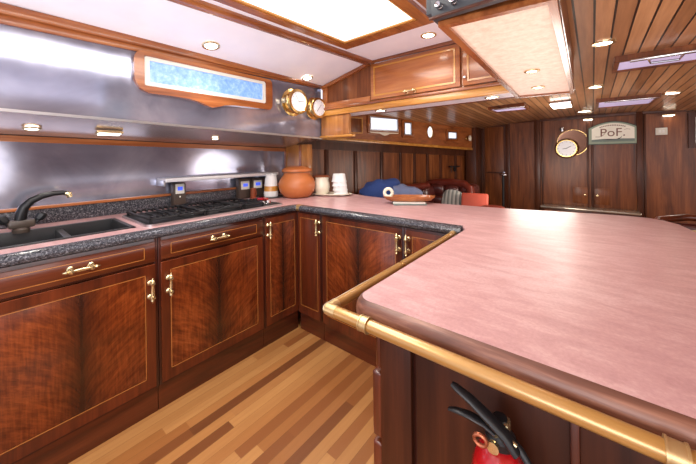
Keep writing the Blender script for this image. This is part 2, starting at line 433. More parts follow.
# plank ceiling of the saloon, cambered towards the aft bulkhead
def m_grid(name, mat, fz, xs, ys, parent=None):
    b2 = bmesh.new(); vs = [[b2.verts.new((x, y, fz(x, y))) for x in xs] for y in ys]
    for j in range(len(ys)-1):
        for i in range(len(xs)-1): b2.faces.new((vs[j][i], vs[j+1][i], vs[j+1][i+1], vs[j][i+1]))
    m = MB(); m._add(b2); return m.build(name, mat, parent)
def cz(x, y):
    t = max(0, min(1, (y-2.6)/2.4)); return 1.762-.05*x*x*t
xs = [-2.6+.1*i for i in range(23)]; 
pc = m_grid('ceiling_saloon', 'planks', cz, [-2.6+.13*i for i in range(41)], [2.02+.16*i for i in range(21)])
struct(pc)
pc2 = m_grid('ceiling_saloon_forward', 'planks', lambda x, y: 1.762, [-.10+.2*i for i in range(14)], [-1.2, -.5, .2, .9, 1.5, 2.02])
struct(pc2)
struct(MB().box((-.301, -1.2, 1.764), (-.09, .70, 2.02)).build('ceiling_gap_filler', 'ceil'))  # unseen filler added to keep world light out of the steel's reflection
# saloon side: panelled wall L and the window band U
L0, L1 = (-2.45, 2.0), (-1.44, 5.4)
U0, U1 = (-2.27, 2.0), (-1.40, 5.07)
def Lp(y): t = (y-2.0)/3.4; t2 = (y-2.0)/3.2; return -2.45+.95*t2
def Up(y): return -2.27+.85*(y-2.0)/3.0
p = MB()
p.hexa([(Lp(1.93)-.1, 1.93, 0), (Lp(1.93), 1.93, 0), (Lp(5.2), 5.2, 0), (Lp(5.2)-.1, 5.2, 0),
        (Lp(1.93)-.1, 1.93, 1.5), (Lp(1.93), 1.93, 1.5), (Lp(5.2), 5.2, 1.5), (Lp(5.2)-.1, 5.2, 1.5)])
wl = struct(p.build('wall_saloon_side', 'saloon'))
p = MB()
for y in (2.12, 2.458, 2.84, 3.23, 3.547, 3.80, 4.056, 4.33, 4.67, 4.95):
    w = .022
    p.hexa([(Lp(y-w), y-w, .3), (Lp(y-w)+.016, y-w, .3), (Lp(y+w)+.016, y+w, .3), (Lp(y+w), y+w, .3),
            (Lp(y-w), y-w, 1.33), (Lp(y-w)+.016, y-w, 1.33), (Lp(y+w)+.016, y+w, 1.33), (Lp(y+w), y+w, 1.33)], .004)
p.build('wall_stiles', 'saloon_dark', wl)
def zb(y): return 1.414-(y-2.6)*.043   # bottom of the window band
p = MB()
y0, y1 = 2.0, 5.2
p.hexa([(Lp(y0), y0, zb(y0)-.10), (Lp(y0)+.02, y0, zb(y0)-.10), (Lp(y1)+.02, y1, zb(y1)-.09), (Lp(y1), y1, zb(y1)-.09),
        (Lp(y0), y0, zb(y0)+.05), (Lp(y0)+.02, y0, zb(y0)+.05), (Lp(y1)+.02, y1, zb(y1)+.05), (Lp(y1), y1, zb(y1)+.05)])
p.build('wall_rail', 'saloon_dark', wl)
p = MB()
y0, y1 = 2.0, 4.93
p.hexa([(Lp(y0)+.01, y0, zb(y0)), (Up(y0), y0, zb(y0)), (Up(y1), y1, zb(y1)), (Lp(y1)+.01, y1, zb(y1)),
        (Lp(y0)+.01, y0, 1.79), (Up(y0), y0, 1.79), (Up(y1), y1, 1.72), (Lp(y1)+.01, y1, 1.72)])
wu = struct(p.build('wall_window_band', 'honey_y'))
p = MB()
for (a, b_) in ((0, .035),):
    p.hexa([(Up(y0)-.001, y0, zb(y0)-.004), (Up(y0)+.014, y0, zb(y0)-.004), (Up(y1)+.014, y1, zb(y1)-.004), (Up(y1)-.001, y1, zb(y1)-.004),
            (Up(y0)-.001, y0, zb(y0)+.03), (Up(y0)+.014, y0, zb(y0)+.03), (Up(y1)+.014, y1, zb(y1)+.03), (Up(y1)-.001, y1, zb(y1)+.03)], .003)
p.build('wall_lower_moulding', 'golden', wu)
# dark corner post where the band meets the aft bulkhead
struct(MB().box((-1.56, 4.86, 0), (-1.40, 5.2, 1.73), .006).build('trim_6', 'saloon_dark'))
# aft bulkhead
wb = struct(MB().box((-1.7, 5.2, 0), (2.6, 5.28, 1.78)).build('wall_back', 'saloon'))
p = MB()
for x, w in ((-1.40, .03), (-1.20, .012), (-1.02, .03), (-.63, .036), (-.57, .012), (-.05, .012), (-.005, .014), (.455, .03), (.50, .010)):
    p.box((x-w, 5.165 if w > .02 else 5.185, 0), (x+w, 5.201, 1.76), .006)
p.build('wall_posts', 'saloon_dark', wb)
struct(MB().box((-1.5, 5.17, 1.715), (2.6, 5.2, 1.78), .006).build('trim_7', 'saloon_dark'))
wr = struct(MB().box((2.5, -1.2, 0), (2.58, 5.2, 1.78)).build('wall_right', 'saloon'))
# partition at the end of the galley: pilaster, block under the overhead lockers
struct(MB().box((-2.352, 1.90, .902), (-2.02, 1.96, 1.36), .004).build('trim_8', 'golden_v'))
struct(MB().box((-2.13, 1.893, .902), (-2.10, 1.9005, 1.36)).box((-2.345, 1.893, .902), (-2.325, 1.9005, 1.36)).build('trim_9', 'trimwood'))
p = MB().box((-1.892, 1.95, 1.425), (-1.575, 1.985, 1.604), .003)
struct(p.build('trim_10', 'golden_v'))
struct(MB().box((-1.9, 1.935, 1.410), (-1.53, 1.99, 1.430), .005).build('trim_11', 'golden'))
# granite upstand and its wooden capping
struct(MB().box((-2.351, -1.2, .9005), (-2.331, 1.90, .982), .002).build('trim_12', 'granite'))
struct(MB().box((-2.351, -1.2, .982), (-2.322, 1.90, .999), .004).build('trim_13', 'honey_y'))

# ------------------------------------------------------------------ galley window in the steel facing
def shape_x(pts, x0, x1):  # prism of (y,z) outline between x0 and x1
    return pts, Matrix(((0, 0, 1, 0), (1, 0, 0, 0), (0, 1, 0, 0), (0, 0, 0, 1)))
YZ = Matrix(((0, 0, 1, 0), (1, 0, 0, 0), (0, 1, 0, 0), (0, 0, 0, 1)))   # local x->y, y->z, z->x
XZ = Matrix(((1, 0, 0, 0), (0, 0, -1, 0), (0, 1, 0, 0), (0, 0, 0, 1)))  # local x->x, y->z, z->-y
def ring_prism(m, outer, inner, z0, z1, mat):
    """outline with a hole: outer and inner have the same number of points"""
    b2 = bmesh.new(); n = len(outer)
    V = [[b2.verts.new((x, y, z)) for x, y in pts] for pts in (outer, inner) for z in (z0, z1)]
    o0, o1, i0, i1 = V
    for k_ in range(n):
        j = (k_+1) % n
        b2.faces.new((o0[k_], o0[j], o1[j], o1[k_])); b2.faces.new((i0[j], i0[k_], i1[k_], i1[j]))
        b2.faces.new((o1[k_], o1[j], i1[j], i1[k_])); b2.faces.new((o0[j], o0[k_], i0[k_], i0[j]))
    bmesh.ops.recalc_face_normals(b2, faces=b2.faces[:])
    m._add(b2, mat); return m
def rrect(x0, y0, x1, y1, r, n=6):
    return arc(x1-r, y1-r, r, 0, 90, n)+arc(x0+r, y1-r, r, 90, 180, n)+arc(x0+r, y0+r, r, 180, 270, n)+arc(x1-r, y0+r, r, 270, 360, n)
wo = arc(1.375, 1.795, .033, 0, 90, 5)+arc(.575, 1.785, .05, 90, 180, 5)+arc(.61, 1.690, .085, 180, 268, 7)
wo += [(.70, 1.607), (.80, 1.604), (.86, 1.594), (.90, 1.580), (.945, 1.566), (.99, 1.578), (1.03, 1.592), (1.09, 1.600), (1.2, 1.602)]
wo += arc(1.37, 1.64, .038, 272, 360, 5)
ws = bpy.data.objects.new('window_1', None); COL.objects.link(ws); ws.location = (-1.9, .96, 1.7); ws['kind'] = 'structure'
WORLD['window_1'] = T(ws.location)
hi_ = []
for (y, z) in wo:       # matching inner outline
    hi_.append((min(max(y, .572), 1.352), min(max(z, 1.645), 1.806)))
m = ring_prism(MB(), wo, hi_, -1.899, -1.872, YZ); m.build('window_frame', 'trimwood', ws)
m = ring_prism(MB(), rrect(.568, 1.641, 1.356, 1.81, .03), rrect(.598, 1.669, 1.328, 1.786, .004), -1.8985, -1.879, YZ); m.build('window_rim', 'white', ws)
MB().box((-1.8985, .585, 1.655), (-1.888, 1.342, 1.795)).build('window_pane', 'pane', ws)

# ------------------------------------------------------------------ worktop
top = thing('worktop', 'pink worktop with dark granite edging wrapping the galley into the bar', 'countertop', (-1.2, 1.5, .86))
GX, GY = -1.645, 1.425
poly = [(-2.33, .585), (GX-.045, .585)]
poly += [(GX-.045, GY-.04)] + arc(GX+.055-.04, GY-.055+.04, .06, 180, 90, 6) + [(-.50, GY+.045+.015)]
poly += [(-.464, 1.44), (-.460, .65)] + arc(-.420, .630, .04, 180, 270, 6) + [(.28, .59)]
poly += arc(.28, .65, .06, 270, 360, 5) + [(.35, 1.4), (.345, 1.92), (.335, 2.02), (.315, 2.13), (.28, 2.20), (.235, 2.24), (.16, 2.25), (.03, 2.237), (-.18, 2.19), (-.38, 2.146), (-.647, 2.105), (-.85, 2.085), (-1.17, 2.085), (-1.5, 2.12), (-1.69, 2.17), (-2.1, 2.20), (-2.30, 2.22), (-2.34, 1.90)]
p = MB().prism(poly, .862, .90)
p.box((-2.33, -1.2, .862), (-2.165, .585, .90)).box((-1.80, -1.2, .862), (GX-.045, .585, .90)).box((-2.17, -1.2, .862), (-1.79, -.30, .90)).box((-2.17, .498, .862), (-1.79, .585, .90))
p.build('laminate_surface', 'lam', top)
gp = [(0, .8605), (.018, .8605), (.038, .864), (.047, .873), (.05, .883), (.046, .893), (.034, .9), (.018, .903), (0, .903)]
path = [(GX-.045, -1.2), (GX-.045, GY-.06)] + arc(GX+.02, GY-.02, .065, 180, 90, 8)[0:] 
path = [(GX-.046, -1.2), (GX-.046, .5), (GX-.046, GY-.02)] + [(GX-.046+.065*(1-cos(radians(a))), GY-.02+.065*sin(radians(a))) for a in (15, 30, 45, 60, 75)] + [(GX+.019, GY+.045), (-1.0, GY+.055), (-.492, GY+.062)]
MB().sweep(path, gp).build('granite_edge', 'granite', top)
jp = [(o_*1.03, z_) for o_, z_ in gp]; jp = [(o_, z_-.0008 if z_ < .88 else z_+.0008) for o_, z_ in jp]
MB().sweep([(GX-.0155, GY+.0385), (GX-.002, GY+.043), (GX+.019, GY+.0452), (GX+.035, GY+.0456)], jp).build('edge_joint', 'railbrass', top)
ep = [(0, .840), (.006, .840), (.011, .845), (.015, .857), (.016, .870), (.014, .884), (.008, .894), (0, .9005)]
path = [(-.463, 1.46), (-.459, .65)] + arc(-.419, .629, .04, 180, 270, 6) + [(.28, .589)] + arc(.28, .649, .06, 270, 360, 5)[1:] + [(.35, 1.4), (.345, 1.92), (.335, 2.02), (.315, 2.13), (.28, 2.20), (.235, 2.24), (.16, 2.25), (.03, 2.237)]
MB().sweep([(x, y) for x, y in path], ep).build('wooden_edge', 'edgewood', top)

# ------------------------------------------------------------------ cabinets
def inlay_x(x, y0, y1, z0, z1, parent, t=.0028):
    p = MB(); a, b_ = x-.001, x+.0012
    p.box((a, y0, z0), (b_, y1, z0+t)).box((a, y0, z1-t), (b_, y1, z1)).box((a, y0, z0), (b_, y0+t, z1)).box((a, y1-t, z0), (b_, y1, z1))
    o = p.build('inlay', 'inlay', parent); return o
def inlay_y(y, x0, x1, z0, z1, parent, t=.0028):
    p = MB(); a, b_ = y-.0012, y+.001
    p.box((x0, a, z0), (x1, b_, z0+t)).box((x0, a, z1-t), (x1, b_, z1)).box((x0, a, z0), (x0+t, b_, z1)).box((x1-t, a, z0), (x1, b_, z1))
    return p.build('inlay', 'inlay', parent)
def handle_bm(mat, L=.066, ends=.022):
    mat = mat @ Matrix.Diagonal((1.25, 1.3, 1.0, 1))
    """bar along local z, standing out along local +x"""
    p = MB()
    for s_ in (-1, 1):
        q = T((0, 0, s_*L/2)) @ Rm(90, 'Y')
        p.lathe([(0, 0), (.011, 0), (.012, .003), (.008, .006), (.006, .012), (.0085, .018), (.009, .024), (.006, .03), (0, .031)], mat @ q, 16)
        e = T((.021, 0, s_*L/2)) @ (Matrix.Identity(4) if s_ > 0 else Rm(180, 'Y'))
        p.lathe([(.006, 0), (.0085, .006), (.0045, .010), (.0065, .015), (.003, .020), (.0018, ends+.004), (0, ends+.006)], mat @ e, 14)
    p.lathe([(.0065, -L/2), (.0045, -L/2+.008), (.0062, 0), (.0045, L/2-.008), (.0065, L/2)], mat @ T((.021, 0, 0)), 14)
    return p
FX = -1.662; FYb = 1.452
def unit_left(name, label, y0, y1, drawer=True, hy=None, mat='veneer_y', full=False):
    t = thing(name, label, 'cabinet', (-1.99, (y0+y1)/2, 0), 'built-in galley base cabinets')
    MB().box((-2.33, y0+.001, .13), (FX-.018, y1-.001, .70 if y0 < .5 else .858)).build('carcass', 'mahog_dark', t)
    MB().box((-2.31, y0+.001, 0), (-1.684, y1-.001, .13)).build('plinth', 'mahog_h', t)
    # face frame: stiles and rails around the fronts
    f = MB().box((FX-.018, y0+.001, .13), (FX-.004, y0+.016, .858), .001).box((FX-.018, y1-.016, .13), (FX-.004, y1-.001, .858), .001)
    f.box((FX-.018, y0+.016, .838), (FX-.004, y1-.016, .858)).box((FX-.018, y0+.016, .13), (FX-.005, y1-.016, .138))
    if drawer: f.box((FX-.018, y0+.016, .738), (FX-.004, y1-.016, .745))
    f.build('face_frame', 'mahog_dark', t)
    a, b_ = y0+.012, y1-.012
    if drawer:
        d = MB().box((FX-.018, a, .746), (FX, b_, .842), .002).build('drawer', 'mahog_h', t)
        inlay_x(FX, a+.045, b_-.045, .766, .823, d)
        handle_bm(T((FX, (a+b_)/2, .796)) @ Rm(90, 'X')).build('handle', 'brass_pale', d)
    zt_ = .734 if drawer else .846
    d = MB().box((FX-.018, a, .138), (FX, b_, zt_), .002).build('door', mat, t)
    mg = .042 if (b_-a) > .4 else .03
    inlay_x(FX, a+mg, b_-mg, .138+.052, zt_-.045, d)
    # plain mitred border round the veneer field
    mm = MB()
    x0, x1 = FX-.0006, FX+.0005
    mm.box((x0, a+.001, .139), (x1, b_-.001, .188)).box((x0, a+.001, zt_-.043), (x1, b_-.001, zt_-.001)).box((x0, a+.001, .188), (x1, a+mg-.002, zt_-.043)).box((x0, b_-mg+.002, .188), (x1, b_-.001, zt_-.043))
    mm.build('border', 'mahog', d)
    if hy is not None:
        handle_bm(T((FX, hy, zt_-.117 if drawer else .768))).build('handle', 'brass_pale', d)
    return t
unit_left('base_cabinet', 'mahogany base cabinet under the near end of the sink', -.60, -.021, True, -.05)
unit_left('base_cabinet', 'mahogany base cabinet below the sink, door handle beside the dark stile', -.02, .555, True, .522)
unit_left('base_cabinet', 'mahogany base cabinet with drawer and door below the hob', .556, 1.172, True, .603, 'veneer_y2')
unit_left('base_cabinet', 'narrow full-height mahogany door cabinet in the corner beside the hob drawer', 1.173, 1.47, False, 1.202, 'veneer_n')
def unit_back(name, label, x0, x1, hx=None, mat='veneer_x', x1b=None):
    t = thing(name, label, 'cabinet', ((x0+x1)/2, 1.7, 0), 'built-in galley base cabinets')
    MB().box((x0+.001, FYb+.018, .13), (x1-.001, 2.05, .858)).build('carcass', 'mahog_dark', t)
    MB().box((x0+.001, 1.474, 0), (x1-.001, 2.03, .13)).build('plinth', 'mahog_hx', t)
    f = MB().box((x0+.001, FYb+.004, .13), (x0+.014, FYb+.018, .858), .001).box((x1-.014, FYb+.004, .13), (x1-.001, FYb+.018, .858), .001)
    f.box((x0+.014, FYb+.004, .846), (x1-.014, FYb+.018, .858)).box((x0+.014, FYb+.005, .13), (x1-.014, FYb+.018, .138))
    f.build('face_frame', 'mahog_dark', t)
    a, b_ = x0+.012, x1-.012; zt_ = .846
    d = MB().box((a, FYb, .132), (b_, FYb+.018, zt_), .002).build('door', mat, t)
    mg = .038 if (b_-a) > .3 else .02
    inlay_y(FYb, a+mg, b_-mg, .19, zt_-.03, d)
    mm = MB(); y0_, y1_ = FYb-.0005, FYb+.0006
    mm.box((a+.001, y0_, .133), (b_-.001, y1_, .187)).box((a+.001, y0_, zt_-.028), (b_-.001, y1_, zt_-.001)).box((a+.001, y0_, .187), (a+mg-.002, y1_, zt_-.028)).box((b_-mg+.002, y0_, .187), (b_-.001, y1_, zt_-.028))
    mm.build('border', 'mahog', d)
    if hx is not None: handle_bm(T((hx, FYb, .768)) @ Rm(-90, 'Z')).build('handle', 'brass_pale', d)
    return t
unit_back('base_cabinet', 'slim mahogany corner cabinet with a brass handle, facing the galley floor', -1.662, -1.425, -1.443, 'mahog')
unit_back('base_cabinet', 'wide flame mahogany cabinet below the bar, behind the corner of the wooden rail', -1.424, -.80, -.828)
unit_back('base_cabinet', 'mahogany cabinet below the bar half hidden by the peninsula top', -.799, -.445, -.772)

pen = thing('peninsula_cabinet', 'dark wood peninsula cabinet with upright panels under the pink bar top', 'cabinet', (-.06, 1.3, 0))
MB().box((-.428, .668, 0), (.30, 1.44, .858)).build('carcass', 'mahog_dark', pen)
MB().box((-.334, .662, .0), (-.036, .670, .845), .001).build('panel', 'penwood', pen)
MB().box((-.022, .662, .0), (.29, .670, .845), .001).build('panel', 'penwood', pen)
MB().box((-.432, .652, .0), (-.344, .672, .845), .004).build('corner_post', 'penwood', pen)
MB().box((-.036, .655, .0), (-.022, .672, .845), .003).build('upright', 'mahog', pen)
for z0, z1, dx in ((.695, .80, 0), (.512, .682, .012), (.30, .498, .012), (.08, .285, .012)):
    MB().box((-.448-dx, .655, z0), (-.432, .70, z1), .006, seg=3).build('side_moulding', 'mahog', pen)

# wooden hand rail standing off the peninsula
rl = thing('hand_rail', 'pale wooden hand rail with brass collars running round the peninsula edge', 'rail', (-.2, .6, .84))
RZ, RR = .870, .0138
RY, RX = .548, -.514
p = MB().tube([(RX+.004, RY, RZ), (-.2, RY, RZ), (.2, RY, RZ), (.42, RY, RZ)], RR, 20); p.build('front_pole', 'rail', rl)
p = MB().tube([(RX, RY+.004, RZ), (RX, .9, RZ), (RX-.004, 1.2, RZ), (RX-.008, 1.425, RZ)], RR, 20); p.build('side_pole', 'rail_y', rl)
p = MB().blob((RX, RY, RZ), (RR*1.04,)*3).tube([(RX, RY, RZ), (RX+.028, RY, RZ)], RR*1.05, 20).tube([(RX, RY, RZ), (RX, RY+.03, RZ)], RR*1.05, 20)
p.build('corner_elbow', 'railbrass', rl)
for x in (-.402, .078):
    p = MB().tube([(x-.008, RY, RZ), (x+.008, RY, RZ)], RR*1.22, 20)
    p.tube([(x-.011, RY, RZ), (x-.008, RY, RZ)], RR*1.32, 20).tube([(x+.008, RY, RZ), (x+.011, RY, RZ)], RR*1.32, 20)
    c = p.build('collar', 'railbrass', rl)
    MB().tube([(x, RY, RZ-.005), (x, RY+.04, RZ-.028), (x, .655, RZ-.04)], [.009, .007, .007], 12).lathe([(0, 0), (.014, 0), (.014, .006), (0, .008)], T((x, .652, RZ-.04)) @ Rm(90, 'X'), 18).build('bracket_arm', 'railbrass', c)
p = MB().tube([(RX, .905, RZ), (RX, .918, RZ)], RR*1.03, 20).build('rail_joint', 'brass', rl)
MB().tube([(RX-.008, 1.415, RZ), (RX-.008, 1.447, RZ)], RR*1.12, 20).build('end_socket', 'railbrass', rl)

# fire extinguisher on the peninsula side
fe = thing('fire_extinguisher', 'red fire extinguisher with black levers mounted on the dark peninsula panel', 'extinguisher', (-.136, .60, .30))
cx, cy = -.136, .598
MB().lathe([(0, .30), (.044, .30), (.05, .31), (.05, .63), (.048, .658), (.041, .682), (.029, .699), (.018, .707), (0, .708)], T((cx, cy, .018)), 36).build('cylinder', 'red', fe)
MB().lathe([(.019, .703), (.025, .707), (.026, .720), (.020, .727), (.014, .735), (.012, .752), (0, .753)], T((cx, cy, .018)), 24).build('neck', 'rubber', fe)
MB().box((cx-.014, cy-.012, .742), (cx+.016, cy+.012, .768), .004).tube([(cx-.005, cy-.022, .752), (cx-.005, cy+.02, .752)], .007).tube([(cx+.004, cy-.02, .759), (cx+.03, cy-.02, .749)], .004).build('valve', 'brass_pale', fe)
pts = [(cx+.030, cy-.02, .736), (cx+.012, cy-.02, .758), (cx-.012, cy-.023, .776), (cx-.045, cy-.026, .797), (cx-.070, cy-.028, .808), (cx-.078, cy-.028, .811)]
MB().tube(pts, [.012, .0145, .0135, .0115, .009, .006], 14, flat=.6).build('carry_lever', 'rubber', fe)
pts = [(cx-.004, cy-.02, .752), (cx-.022, cy-.022, .762), (cx-.048, cy-.026, .766), (cx-.072, cy-.028, .764), (cx-.084, cy-.028, .760)]
MB().tube(pts, [.008, .010, .009, .007, .005], 12, flat=.55).build('squeeze_lever', 'black', fe)
b2 = MB(); ring = [(cx-.022+.0105*cos(a*pi/8), cy-.045, .748+.009*sin(a*pi/8)) for a in range(17)]
b2.tube(ring, .0034, 8).build('pull_ring', 'copper', fe)
MB().lathe([(0, 0), (.009, 0), (.010, .004), (.010, .008), (0, .009)], T((cx-.004, cy-.03, .738)) @ Rm(90, 'X'), 20).build('pressure_gauge', 'brass_pale', fe)
MB().tube([(cx+.012, cy-.005, .750), (cx+.035, cy-.012, .738), (cx+.055, cy-.015, .712), (cx+.070, cy-.01, .66), (cx+.066, cy, .58), (cx+.062, cy, .48)], .0065, 12).build('hose', 'rubber', fe)
MB().box((cx-.02, .645, .56), (cx+.02, .662, .66), .002).box((cx-.053, .60, .59), (cx+.053, .65, .605), .002).build('wall_bracket', 'black', fe)

# ------------------------------------------------------------------ sink, tap
sk = thing('sink', 'dark grey composite sink with two bowls set in the worktop', 'sink', (-1.98, .12, .72))
x0, x1, y0, y1 = -2.168, -1.797, -.30, .502
p = MB()
ym = .262
p.box((x0, y0, .72), (x1, y1, .73)).box((x0, y0, .73), (x0+.022, y1, .906), .002).box((x1-.022, y0, .73), (x1, y1, .906), .002)
p.box((x0, y0, .73), (x1, y0+.02, .906), .002).box((x0, y1-.02, .73), (x1, y1, .906), .002).box((x0+.01, ym-.014, .73), (x1-.01, ym+.014, .890), .004)
p.box((x0+.02, ym+.014, .73), (x1-.02, y1-.02, .80), .002)
p.build('bowl', 'sink', sk)
MB().lathe([(0, 0), (.03, 0), (.032, .004), (.022, .006), (0, .004)], T((-1.98, .1, .73)), 24).build('drain', 'chrome', sk)
MB().lathe([(0, 0), (.03, 0), (.032, .004), (.022, .006), (0, .004)], T((-1.98, .4, .80)), 24).build('drain', 'chrome', sk)
fa = thing('tap', 'black mixer tap with arched spout and two faceted knobs behind the sink', 'tap', (-2.15, .135, .906))
fx = -2.145
MB().lathe([(0, .9), (.03, .9), (.032, .915), (.024, .925), (0, .926)], T((fx, .13, 0)), 24).box((fx-.026, .085, .922), (fx+.026, .178, .962), .012).build('mixer_body', 'taupe', fa)
sp = [(fx, .128, .955), (fx+.002, .13, .99), (fx+.004, .14, 1.02), (fx+.006, .165, 1.05), (fx+.008, .20, 1.068), (fx+.010, .24, 1.077), (fx+.012, .275, 1.078), (fx+.013, .292, 1.074)]
MB().tube(sp, [.023, .0215, .0195, .0175, .015, .013, .012, .0115], 18).build('spout', 'black', fa)
MB().tube([(fx+.013, .285, 1.076), (fx+.014, .300, 1.069), (fx+.014, .304, 1.052)], [.011, .0145, .012], 16).build('aerator', 'brass_pale', fa)
for s_, yy in ((-1, .078), (1, .19)):
    q = T((fx, yy, .955)) @ Rm(-35*s_, 'X')
    MB().lathe([(0, -.02), (.010, -.02), (.010, -.005), (.018, 0), (.021, .012), (.021, .026), (.014, .034), (0, .035)], q, 8).build('knob', 'rubber', fa, smooth=20)

# ------------------------------------------------------------------ hob
hb = thing('gas_hob', 'black gas hob with cast iron pan supports let into the worktop', 'hob', (-1.97, .96, .9))
MB().prism(rrect(-2.19, .540, -1.755, 1.40, .03), .9005, .908, bev=.002).build('hob_plate', 'iron', hb)
ring_prism(MB(), rrect(-2.195, .536, -1.748, 1.406, .034), rrect(-2.186, .545, -1.757, 1.397, .026), .9005, .911, Matrix.Identity(4)).build('steel_rim', 'steel', hb)
for (xx, yy, r) in ((-2.07, .78, .04), (-1.88, .78, .05), (-2.07, 1.09, .05), (-1.88, 1.09, .04)):
    b_ = MB().lathe([(0, .908), (r, .908), (r*.95, .914), (r*.8, .918), (r*.78, .922), (0, .923)], T((xx, yy, 0)), 24).build('burner', 'black', hb)
def grate(y0, y1, cross):
    p = MB(); x0, x1 = -2.17, -1.785; z0, z1 = .924, .935
    p.box((x0, y0, z0), (x0+.012, y1, z1), .002).box((x1-.012, y0, z0), (x1, y1, z1), .002).box((x0, y0, z0), (x1, y0+.012, z1), .002).box((x0, y1-.012, z0), (x1, y1, z1), .002)
    for c in cross: p.box((x0, c-.005, z0), (x1, c+.005, z1), .002)
    n = int((y1-y0)/.03)
    for i in range(n):
        yy = y0+.012+(y1-y0-.024)*(i+.5)/n
        p.box((x0+.008, yy-.005, z0+.001), (x0+.07, yy+.005, z1+.004), .002).box((x1-.07, yy-.005, z0+.001), (x1-.008, yy+.005, z1+.004), .002)
        if i % 2: p.box((-2.03, yy-.004, z0), (-1.92, yy+.004, z1), .002)
    for xx in (x0+.006, x1-.006):
        for yy in (y0+.006, y1-.006): p.box((xx-.006, yy-.006, .908), (xx+.006, yy+.006, z0+.004))
    p.build('pan_support', 'iron', hb)
grate(.56, .852, (.70,)); grate(.857, 1.10, (.98,)); grate(1.105, 1.26, ())
for yy in (1.30, 1.345):
    for xx in (-1.86, -2.02): MB().lathe([(0, .908), (.020, .908), (.021, .912), (.015, .918), (.014, .930), (0, .932)], T((xx, yy, 0)), 18).build('control_knob', 'chrome' if xx > -1.9 else 'black', hb)
tag(MB().tube([(-1.86, 1.36, .918), (-1.95, 1.395, .92), (-2.03, 1.43, .92)], .009, 10).box((-2.10, 1.40, .902), (-2.02, 1.47, .922), .006).build('gas_lighter', 'red'), 'small red lighter lying at the far end of the hob', 'lighter')

# steel shelf above the hob and the three control displays
sh = thing('steel_shelf', 'long narrow steel shelf fixed along the splash back above the hob', 'shelf', (-2.29, 1.25, 1.09))
MB().box((-2.349, .78, 1.096), (-2.19, 1.70, 1.108), .003).build('shelf_plate', 'shelfsteel', sh)
MB().box((-2.20, .78, 1.088), (-2.188, 1.70, 1.112), .003).build('shelf_lip', 'shelfsteel', sh)
MB().box((-2.349, .78, 1.06), (-2.22, .79, 1.097), .001).build('shelf_bracket', 'steel', sh)
MB().box((-2.349, 1.62, 1.06), (-2.22, 1.63, 1.097), .001).build('shelf_bracket', 'steel', sh)
def display(y0, y1, z0, z1, zd, label, low=True):
    t = thing('control_display', label, 'display', (-2.29, (y0+y1)/2, z0), 'blue-lit control displays by the hob')
    MB().box((-2.335, y0, z0), (-2.275, y1, z1), .008).build('housing', 'taupe', t)
    h = (y1-y0)
    MB().box((-2.277, y0+h*.14, zd-.034), (-2.270, y1-h*.14, zd+.036), .004).build('bezel', 'white', t)
    MB().box((-2.271, y0+h*.30, zd-.010), (-2.2685, y1-h*.30, zd+.016)).build('screen', 'lcd', t)
    if low: MB().lathe([(0, 0), (.006, 0), (.005, .004), (0, .005)], T((-2.275, (y0+y1)/2, zd-.055)) @ Rm(90, 'Y'), 12).build('button', 'white', t)
display(.862, .945, .9005, 1.072, 1.03, 'tall grey control box with one blue screen at the near end of the shelf')
display(1.365, 1.475, .9005, 1.068, 1.012, 'square grey control with pale bezel under the shelf, nearer of the pair', False)
display(1.485, 1.60, .9005, 1.066, 1.012, 'square grey control with blue screen next to the paper-white caddy', False)

# ------------------------------------------------------------------ things on the worktop
pt = thing('terracotta_pot', 'big round terracotta pot with a lid standing in the galley corner', 'pot', (-1.985, 1.74, .9))
q = T((-1.985, 1.74, .901))
MB().lathe([(0, 0), (.095, 0), (.118, .012), (.146, .05), (.157, .09), (.156, .12), (.143, .155), (.120, .185), (.112, .198), (.116, .214), (0, .214)], q, 48).build('belly', 'terracotta', pt)
MB().lathe([(0, .2175), (.122, .2175), (.128, .225), (.127, .238), (.105, .252), (.06, .262), (.02, .265), (0, .265)], q, 48).build('lid', 'terracotta', pt)
MB().lathe([(.110, .2142), (.1225, .2142), (.1225, .2174), (.110, .2174)], q, 48).build('lid_seal', 'signdark', pt)
cd = thing('napkin_caddy', 'white tapering caddy with an orange band beside the terracotta pot', 'caddy', (-2.17, 1.60, .9))
q = T((-2.17, 1.605, .901)) @ Matrix.Diagonal((1.15, 1.15, 1.08, 1))
MB().lathe([(0, 0), (.085, 0), (.088, .006), (.05, .008), (0, .008)], q, 30).build('saucer', 'sink', cd)
MB().lathe([(0, .008), (.052, .008), (.054, .03), (.046, .12), (.040, .165), (.045, .18), (.034, .178), (0, .17)], q, 12).build('holder', 'paper', cd, smooth=20)
MB().lathe([(.0515, .05), (.0525, .05), (.050, .09), (.049, .09)], q, 12).build('band', 'golden', cd)
p = MB()
for i in range(6):
    a = i*pi/3; p.tube([(-2.17+.02*cos(a), 1.605+.02*sin(a), 1.06), (-2.17+.036*cos(a), 1.605+.036*sin(a), 1.10)], [.010, .006], 6)
p.build('napkins', 'paper', cd)
cc = thing('copper_cup', 'little copper cup between the control displays and the caddy', 'cup', (-2.235, 1.50, .9))
MB().lathe([(0, 0), (.024, 0), (.026, .004), (.024, .07), (.027, .085), (.023, .085), (.021, .01), (0, .01)], T((-2.235, 1.470, .901)), 20).build('cup_body', 'copper', cc)
MB().tube([(-2.21, 1.47, .97), (-2.19, 1.47, .965), (-2.188, 1.47, .935), (-2.211, 1.47, .925)], .004, 8).build('cup_handle', 'copper', cc)
